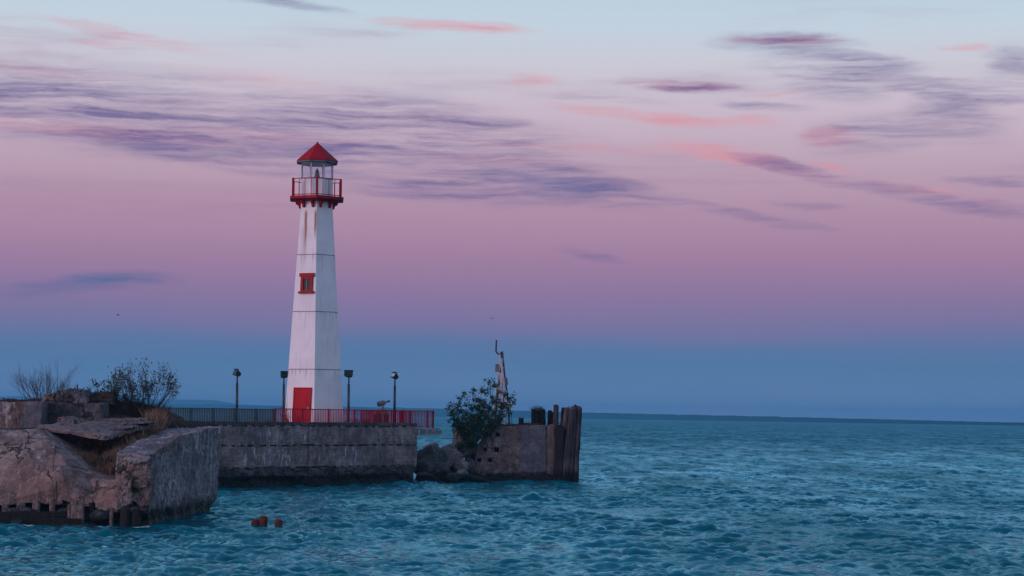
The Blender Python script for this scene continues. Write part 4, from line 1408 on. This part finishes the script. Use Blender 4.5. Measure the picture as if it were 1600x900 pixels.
# upper wall of the ruin
hexa_px([(-80, 674), (36, 671), (40, 664), (42, 629), (-80, 627)], 77.5, 80).rough(.14, .07, .9, .7).build('upper_block', 'concrete_ruin', ruin)
hexa_px([(28, 672), (64, 671), (66, 628), (38, 628)], 76.9, 80).rough(.14, .06, .9).build('upper_block', 'concrete_panel', ruin)
hexa_px([(60, 674), (160, 676), (156, 630), (62, 630)], 78.0, 81).rough(.14, .08, .9).build('upper_block', 'concrete_dark', ruin)
hexa_px([(-80, 679), (62, 676), (62, 668), (-80, 671)], 74.5, 77.5).rough(.14, .05, .9).build('shelf', 'concrete_dark', ruin)
for (pts, d0, mt, nm, lab) in (([(84, 630), (116, 630), (115, 611), (105, 608.5), (90, 611.5)], 79.5, 'concrete_dark', 'rubble_block', 'dark jagged rubble block beside the bare shrub on the ruin'),
                               ([(116, 631), (135, 631), (134, 611), (117, 610.5)], 79.0, 'concrete_panel', 'rubble_block', 'squared grey rubble block with a bent bar on the ruin'),
                               ([(66, 632), (85, 632), (84, 614.5), (68, 616)], 79.8, 'concrete_ruin', 'rubble_block', 'brownish rubble block at the foot of the bare shrub'),
                               ([(136, 634), (176, 634), (174, 614), (150, 612.5), (138, 616)], 79.8, 'earth', 'earth_clump', 'dark overgrown clump of earth between rubble and leafy shrub'),
                               ([(86, 664), (120, 665), (118, 655), (108, 651.5), (92, 652.5)], 76.0, 'concrete_slab', 'rubble_block', 'pinkish loose rubble block on the ruin above the tilted slab')):
    org = P(pts[0][0], pts[0][1], d0)
    tag(hexa_px(pts, d0, d0 + 1.2).rough(.08, .09, 1.4, .7).build(nm, mt, None, False, org), lab, 'rubble' if nm == 'rubble_block' else 'earth')
rb_ = MB().tube(P(122, 616, 78.8), P(120.5, 601, 78.8), .035, .03, 6).tube(P(124, 612, 78.9), P(132, 606, 78.9), .03, .02, 6).build('reinforcing_bar', 'mast_dark', None, False, P(122, 616, 78.8))
tag(rb_, 'bent dark reinforcing bars sticking up from the squared rubble block', 'rebar')

# tilted slabs bridging the gully
s0 = MB().hexa([P(58, 671, 74.0), P(163, 688.5, 72.6), P(236, 668, 77.5), P(150, 660, 79.0)], [P(60, 664.5, 74.0), P(162, 681.5, 72.6), P(236, 663.5, 77.5), P(150, 655, 79.0)])
tag(s0.rough(.10, .045, 1.2, .7).build('broken_slab', 'concrete_slab', None, False, P(110, 676, 74)), 'long pinkish broken slab tilted across the grassy gully', 'slab')
for (pts, d0, d1, mt, lab) in (([(146, 676), (206, 668), (205, 665.5), (150, 671)], 74.6, 76.0, 'concrete_panel', 'lower bluish slab lying on the long pinkish slab'),
                               ([(152, 667), (236, 661), (235, 658.5), (156, 662)], 76.4, 77.6, 'concrete_panel', 'middle bluish slab of the heap beside the straw tuft'),
                               ([(140, 658.5), (230, 657), (228, 653.8), (142, 654.5)], 78.0, 79.3, 'concrete_slab', 'thin pale slab topping the heap behind the gully')):
    tag(hexa_px(pts, d0, d1).rough(.10, .05, 1.5, .8).build('broken_slab', mt, None, False, P(pts[0][0], pts[0][1], d0)), lab, 'slab')
tag(hexa_px([(146, 679), (154, 680), (153, 671), (147, 670)], 73.6, 73.9).rough(.08, .02, 2).build('stone_chip', 'concrete_panel', None, False, P(150, 679, 73.7)), 'small upright bluish stone chip on the long slab', 'stone')

# earth of the gully and the mound behind
def terrain(name, label, rows, mat, back, amp=.12):
    nr, nc = len(rows), len(rows[0])
    vs = [P(*q) for r in rows for q in r]
    fs = [(i * nc + j, i * nc + j + 1, (i + 1) * nc + j + 1, (i + 1) * nc + j) for i in range(nr - 1) for j in range(nc - 1)]
    o = MB().add(vs, fs).rough(.18, amp, .9, .7).build(name, mat, None)
    tag(o, label, None, kind='structure')
    return o


terrain('earth_bank', 'dark earth filling the gully between slab and end block',
        [[(50, 676, 77.0), (100, 678, 77.5), (150, 682, 78), (200, 674, 79), (262, 667, 80.6)],
         [(62, 690, 75.0), (110, 702, 75.5), (150, 705, 75.5), (200, 695, 76), (244, 681, 77.6)],
         [(80, 705, 73.6), (120, 722, 73.4), (155, 726, 73.0), (186, 718, 73.2), (218, 700, 74.6)],
         [(100, 730, 72.6), (130, 745, 72.4), (156, 752, 71.8), (178, 742, 72.0), (196, 722, 72.6)],
         [(120, 770, 72), (140, 775, 72), (160, 775, 71.4), (178, 770, 71.4), (190, 755, 71.8)]], 'earth', 2)
terrain('earth_mound', 'dark overgrown earth on top of the ruin below the shrubs',
        [[(-90, 626, 84), (60, 626, 84), (140, 627, 84), (200, 630, 84), (262, 640, 86), (300, 664, 88)],
         [(-90, 628, 80), (60, 629, 80), (140, 631, 80.5), (200, 634, 81), (255, 646, 83), (290, 668, 84)],
         [(-90, 660, 79), (60, 660, 79), (140, 658, 79), (190, 650, 80), (245, 662, 81.5), (275, 672, 82)],
         [(-90, 700, 78), (60, 700, 78), (140, 690, 78), (200, 680, 79), (245, 676, 80), (270, 680, 80.5)]], 'earth', 2, .15)


def grass(name, label, pts, n, hmin, hmax, mat, seed, lean=.35, wdt=.012):
    rs = random.Random(seed)
    vs, fs = [], []
    for _ in range(n):
        (x0, y0, d0), (x1, y1, d1) = rs.choice(pts)
        s_ = rs.random()
        q = P(x0 + (x1 - x0) * s_ + rs.gauss(0, 2), y0 + (y1 - y0) * s_ + rs.gauss(0, 2), d0 + (d1 - d0) * s_ + rs.gauss(0, .15))
        h = rs.uniform(hmin, hmax)
        d = Vector((rs.gauss(0, lean), rs.gauss(0, lean), 1)).normalized() * h
        sd = Vector((rs.uniform(-1, 1), rs.uniform(-1, 1), 0)).normalized() * wdt
        o = len(vs)
        mid = q + d * .55
        tip = q + d + Vector((d.x * .5, d.y * .5, -h * .08))
        vs += [q - sd - Vector((0, 0, .08)), q + sd - Vector((0, 0, .08)), mid + sd * .7, mid - sd * .7, tip]
        fs += [(o, o + 1, o + 2, o + 3), (o + 3, o + 2, o + 4)]
    o = MB().add(vs, fs).build(name, mat, None)
    tag(o, label, None, kind='stuff')


gp = [((66, 690, 75), (110, 702, 75.4)), ((110, 702, 75.4), (150, 706, 75.4)), ((150, 706, 75.4), (200, 696, 76)), ((200, 696, 76), (246, 682, 77.6)),
      ((82, 706, 73.6), (120, 722, 73.3)), ((120, 722, 73.3), (155, 727, 73.0)), ((155, 727, 73), (188, 718, 73.2)), ((188, 718, 73.2), (218, 700, 74.6)),
      ((104, 732, 72.6), (132, 745, 72.4)), ((132, 745, 72.4), (156, 751, 71.8)), ((156, 751, 71.8), (178, 742, 72)), ((178, 742, 72), (196, 722, 72.6)),
      ((95, 716, 73.2), (140, 735, 72.8)), ((140, 735, 72.8), (200, 708, 73.6)), ((90, 698, 74.6), (230, 690, 75.6))]
grass('dry_grass', 'matted dry brown grass filling the gully', gp, 7500, .20, .62, 'straw', 5, .55)
grass('dry_grass', 'darker withered grass scattered through the gully', gp, 2600, .15, .5, 'straw_dark', 6, .6)
grass('dry_weeds', 'dark withered weeds on the mound under the shrubs', [((70, 640, 79.4), (140, 642, 79.6)), ((140, 642, 79.6), (250, 654, 81)), ((60, 655, 78.6), (140, 655, 78.6)), ((150, 652, 79.6), (250, 664, 81.2)),
      ((90, 632, 80), (200, 636, 80.8)), ((200, 636, 80.8), (262, 650, 83))], 3600, .2, .65, 'straw_dark', 7, .3)
grass('short_grass', 'thin dry grass fringe along the top of the ruined wall', [((-20, 629, 79.5), (64, 630, 79.5)), ((0, 628, 80), (60, 628, 80)), ((258, 668, 80), (330, 667, 80.2))], 700, .04, .16, 'straw_dark', 17, .5)


def tuft(name, label, x, y, D, n, h, spread, mat, seed, lean=.16, cat='grass tuft', w_=.013):
    rs = random.Random(seed)
    b0 = P(x, y, D)
    vs, fs = [], []
    for _ in range(n):
        q = Vector((rs.gauss(0, spread), rs.gauss(0, spread), -.05))
        hh_ = h * rs.uniform(.45, 1.05)
        d = Vector((rs.gauss(0, lean) + q.x * .5, rs.gauss(0, lean), 1)).normalized() * hh_
        sd = Vector((rs.uniform(-1, 1), rs.uniform(-1, 1), 0)).normalized() * w_
        o = len(vs)
        vs += [q - sd, q + sd, q + d * .6 + sd * .8, q + d * .6 - sd * .8, q + d + Vector((d.x, d.y, 0)) * .3]
        fs += [(o, o + 1, o + 2, o + 3), (o + 3, o + 2, o + 4)]
    ob = MB().add(vs, fs).build(name, mat, None)
    ob.location = b0
    tag(ob, label, cat)


tuft('grass_tuft', 'tall straw-coloured grass tuft between the slab heap and the end block', 243, 668, 79.0, 420, .92, .17, 'straw', 9)
tuft('grass_tuft', 'wispy grass tuft growing out of the pile stubs on the crib', 840, 641, 122, 120, .42, .22, 'leaf_dull', 10, .35)
tuft('grass_tuft', 'low brown grass tuft on the crib rubble beside the pile stubs', 824, 664, 121.5, 90, .30, .3, 'straw_dark', 11, .35)
tuft('grass_tuft', 'yellowish weed tuft just left of the red door', 446, 661, 111.2, 60, .85, .11, 'leaf_yellow', 12, .2)
tuft('grass_tuft', 'low weeds behind the railing between lighthouse foot and plinth', 552, 662, 113.4, 90, .5, .28, 'leaf_yellow', 13, .4)
tuft('grass_tuft', 'brown weeds behind the grey picket fence', 412, 662, 108.8, 130, .55, .4, 'straw', 14, .35)
tuft('grass_tuft', 'reddish weeds behind the railing left of the brick plinth', 571, 662, 114.6, 70, .48, .25, 'brick_brown', 15, .4)
shrub('dead_weed', 'pale dead weed stalks standing left of the red door', 443, 662, 111.4, 4, 1.7, .12, 21, None, 0, .05, 'bark_pale', 1, .3, (1, 2), .020, 'weed', .10)
shrub('bare_shrub', 'leafless dark shrub on the ruin at the far left', 73, 634, 80.5, 24, 1.38, .95, 3, None, 0, .05, 'bark', 3, .42, (2, 3), .024, 'shrub', .42, .05, .35, (.5, 1.15))
shrub('thin_shrub', 'tall thin-leaved shrub on the mound left of the straw tuft', 220, 645, 81.5, 20, 1.36, .80, 8, 'leaf_dull', .34, .06, 'bark', 3, .42, (2, 3), .024, 'shrub', .6, .03, .35, (.45, 1.15))
shrub('leafy_shrub', 'low green-leaved shrub beside the earth clump', 158, 634, 80.2, 6, .95, .6, 14, 'leaf_dark', 1, .07, 'bark', 2, .5, (2, 3), .016, 'shrub', .35, .04, .2)
shrub('leafy_shrub', 'small green-leaved shrub between the earth clump and the tall shrub', 184, 638, 80.8, 6, 1.15, .35, 15, 'leaf_dark', 1, .055, 'bark', 2, .45, (2, 3), .016, 'shrub', .3, .04, .2)
# the leafy bush over the rocks
rs = random.Random(44)
bd = 119.2
bb = P(739, 698, bd)
bush = thing('leafy_bush', 'dense dark green bush leaning out over the rocks beside the crib', 'bush', tuple(bb))
mb, lv = MB(), []
tips = [(702, 637, -.6), (712, 650, .2), (725, 618, .3), (718, 628, -.8), (740, 612, .6), (752, 612, -.5), (764, 599, .2), (772, 604, .8), (778, 613, -.4), (790, 618, .3), (798, 622, -.2), (802, 630, .4),
        (735, 640, 0), (755, 635, .3), (770, 630, -.3), (784, 640, .5), (712, 664, .3), (722, 676, -.4), (716, 655, -.6), (742, 660, -.8), (730, 690, -.6), (745, 625, -.9), (758, 648, -.7), (733, 672, -1.0), (726, 655, -.9), (790, 636, .1), (707, 645, .3)]
for (x, y, dD) in tips:
    tip = P(x, y, bd + dD)
    st = bb + Vector((rs.uniform(-.3, .3), rs.uniform(-.2, .2), rs.uniform(-.2, .5)))
    pv = st
    n = 7
    for i in range(1, n + 1):
        s_ = i / n
        q = st.lerp(tip, s_) + Vector((0, 0, -.28 * math.sin(math.pi * s_))) + Vector((rs.uniform(-1, 1), rs.uniform(-1, 1), rs.uniform(-1, 1))) * .05
        mb.tube(pv, q, .035 * (1.1 - s_) + .008, .035 * (1.1 - s_) + .004, 5, False)
        dd = (q - pv).normalized()
        if s_ > .32:
            for _ in range(3):
                q3 = q + Vector((rs.gauss(0, .20), rs.gauss(0, .25), rs.gauss(0.05, .15)))
                mb.tube(q, q3, .010, .005, 3, False)
                lv.append((q3, (q3 - q).normalized(), 0))
            lv.append((q, dd, 0))
            lv.append((q, dd, 0))
        pv = q
mb.build('branches', 'bark', bush)
leaf_mesh(lv, rs, 13, .085, .075, 1.8).build('foliage', 'leaf_dark', bush)

# ------------------------------------------------------------------ timbers and stumps along the foot of the ruin
for (x0, y0, x1, y1, D, r_, lab) in ((-40, 804.5, 104, 803.5, 69.0, .13, 'long wet blue-grey beam lying along the foot of the ruin'),
                                     (-40, 814, 128, 815.5, 68.6, .15, 'long black sodden beam just above the waterline'),
                                     (70, 822, 150, 823, 68.2, .12, 'short black beam awash below the broken stumps')):
    a, b2 = P(x0, y0, D), P(x1, y1, D)
    c = (a + b2) / 2
    d = b2 - a
    ob = MB().box(c, (d.length, r_ * 1.7, r_ * 1.6), Matrix.Rotation(math.atan2(-d.z, d.x), 3, 'Y')).rough(.14, .04, 1.5).build('timber_beam', 'timber_dark', None, False, c)
    tag(ob, lab, 'beam')
STUMPS = [(8, 788, 806, 69.6, .13, 'driftwood', 'weathered stump at the far left foot of the ruin'), (32, 787, 806, 69.8, .17, 'driftwood', 'second stump from the left at the foot of the ruin'),
          (57, 783, 806, 69.5, .15, 'driftwood', 'pale pointed stump third from the left at the foot of the ruin'), (83, 781, 806, 69.4, .10, 'driftwood', 'slim bluish stump below the bent rebar'),
          (107, 789, 812, 69.0, .10, 'driftwood', 'short pale stump left of the leaning pair'), (117, 784, 818, 68.8, .14, 'driftwood', 'tall leaning stump, left one of the pair'),
          (125, 787, 818, 68.7, .13, 'driftwood', 'brown leaning stump, right one of the pair'), (145, 784, 822, 68.9, .12, 'timber_dark', 'black stump right of the leaning pair'),
          (173, 793, 820, 68.5, .07, 'driftwood', 'thin orange-brown stake beside the black post'), (195, 792, 828, 68.2, .18, 'timber_dark', 'thick black square-cut post before the end block'),
          (213, 797, 828, 68.2, .16, 'timber_dark', 'black post half hidden against the end block front')]
for i, (x, yt, yb, D, r_, mt, lab) in enumerate(STUMPS):
    b0 = P(x, yb, D)
    b0.z = -.7
    top = P(x + rnd(-3, 3), yt, D)
    ob = pile(MB(), Vector((0, 0, 0)), top - b0, r_, 90 + i).build('timber_stump', mt, None)
    ob.location = b0
    tag(ob, lab, 'stump')
for i, (x, y, D, rx, rz, mt, lab) in enumerate([(22, 801, 69.3, .3, .18, 'rock', 'dark stone between the first two stumps'), (45, 800, 69.3, .33, .2, 'rock', 'grey stone left of the pale pointed stump'), (100, 803, 69.2, .35, .2, 'rock', 'dark stone right of the slim bluish stump'),
                                              (26, 818, 68.2, .26, .16, 'rock', 'wet brown stone before the sodden beam'), (133, 824, 67.9, .3, .12, 'rock', 'brown stone awash at the right end of the short beam'), (158, 806, 69.0, .5, .25, 'rock', 'dark rock left of the thin stake')]):
    ob = boulder(MB(), (0, 0, 0), rx, rx * .8, rz, 200 + i, 3, .3, 0, 5).build('stone', mt, None)
    ob.location = P(x, y, D)
    tag(ob, lab, 'stone')

# rusty stubs in the water
for i, (x, yt, r_, lab) in enumerate([(399, 811.0, .145, 'low rusty stub in the water, left of the joined pair'), (411, 806.5, .155, 'tallest rusty stub in the water, right of the joined pair'), (435, 811.0, .14, 'rusty stub standing apart on the right in the open water')]):
    b0 = P(x, 830, 70.0)
    b0.z = -.8
    top = P(x, yt, 70.0)
    ob = MB()
    n, L_ = 12, top.z - b0.z
    ob.lathe((0, 0, 0), [(r_ * 1.1, 0), (r_ * 1.08, L_ * .7), (r_ * 1.1, L_ * .86), (r_ * .98, L_ * .94), (r_ * .72, L_ * .99), (r_ * .3, L_ * 1.0)], 14).rough(.06, .03, 4.0, .8)
    ob = ob.build('rusty_stub', 'rust', None)
    ob.location = b0
    tag(ob, lab, 'rusty stub', 'rusty stubs in the water')

# ------------------------------------------------------------------ two birds far off
for (x, y, D, yaw, lab) in ((184.5, 492.5, 260, 70, 'tiny dark bird in the sky left of the lighthouse'), (769, 498, 260, 25, 'tiny dark bird in the sky above the broken mast')):
    q = P(x, y, D)
    bd_ = thing('bird', lab, 'bird', tuple(q))
    M = Matrix.Rotation(R(yaw), 3, 'Z')
    mb = MB()
    prof = [(-.16, .01), (-.10, .04), (0, .055), (.08, .045), (.13, .035), (.17, .012)]
    vs, fs = [], []
    for (s_, r_) in prof:
        vs += [q + M @ Vector((r_ * math.cos(a), s_, r_ * math.sin(a))) for a in [k * math.pi / 3 for k in range(6)]]
    for k in range(len(prof) - 1):
        fs += [(k * 6 + i, k * 6 + (i + 1) % 6, (k + 1) * 6 + (i + 1) % 6, (k + 1) * 6 + i) for i in range(6)]
    fs += [tuple(range(5, -1, -1)), tuple(range((len(prof) - 1) * 6, len(prof) * 6))]
    mb.add(vs, fs).build('body', 'bird_grey', bd_, True)
    for k in (-1, 1):
        pts = [(0.03, .06, .03), (0.03, -.06, .03), (.22, -.03, .13), (.22, .06, .13), (.42, -.04, .08)]
        top = [q + M @ Vector((k * a, b2, c_ + .008)) for a, b2, c_ in pts]
        bot = [q + M @ Vector((k * a, b2, c_ - .008)) for a, b2, c_ in pts]
        MB().add(top + bot, [(0, 1, 2, 3), (3, 2, 4), (5, 8, 7, 6), (8, 9, 7), (0, 3, 8, 5), (3, 4, 9, 8), (1, 6, 7, 2), (2, 7, 9, 4), (0, 5, 6, 1)]).build('wing', 'bird_grey', bd_)

# ------------------------------------------------------------------ evening haze over the lake
hz = MB().box((0, 4750, 30.5), (10400, 10400, 65.0))
m = bpy.data.materials.new('haze_air')
m.use_nodes = True
t = NT(m.node_tree)
pv = t.n('ShaderNodeVolumePrincipled')
pv.inputs['Color'].default_value = (0.17, 0.58, 0.93, 1)
pv.inputs['Density'].default_value = 2.0e-4
pv.inputs['Anisotropy'].default_value = 0.0
oo = t.n('ShaderNodeOutputMaterial')
t.t.links.new(pv.outputs[0], oo.inputs['Volume'])
MATS['haze_air'] = m
ho = hz.build('haze', 'haze_air', None)
tag(ho, 'thin blue evening haze over the whole lake', None, kind='stuff')
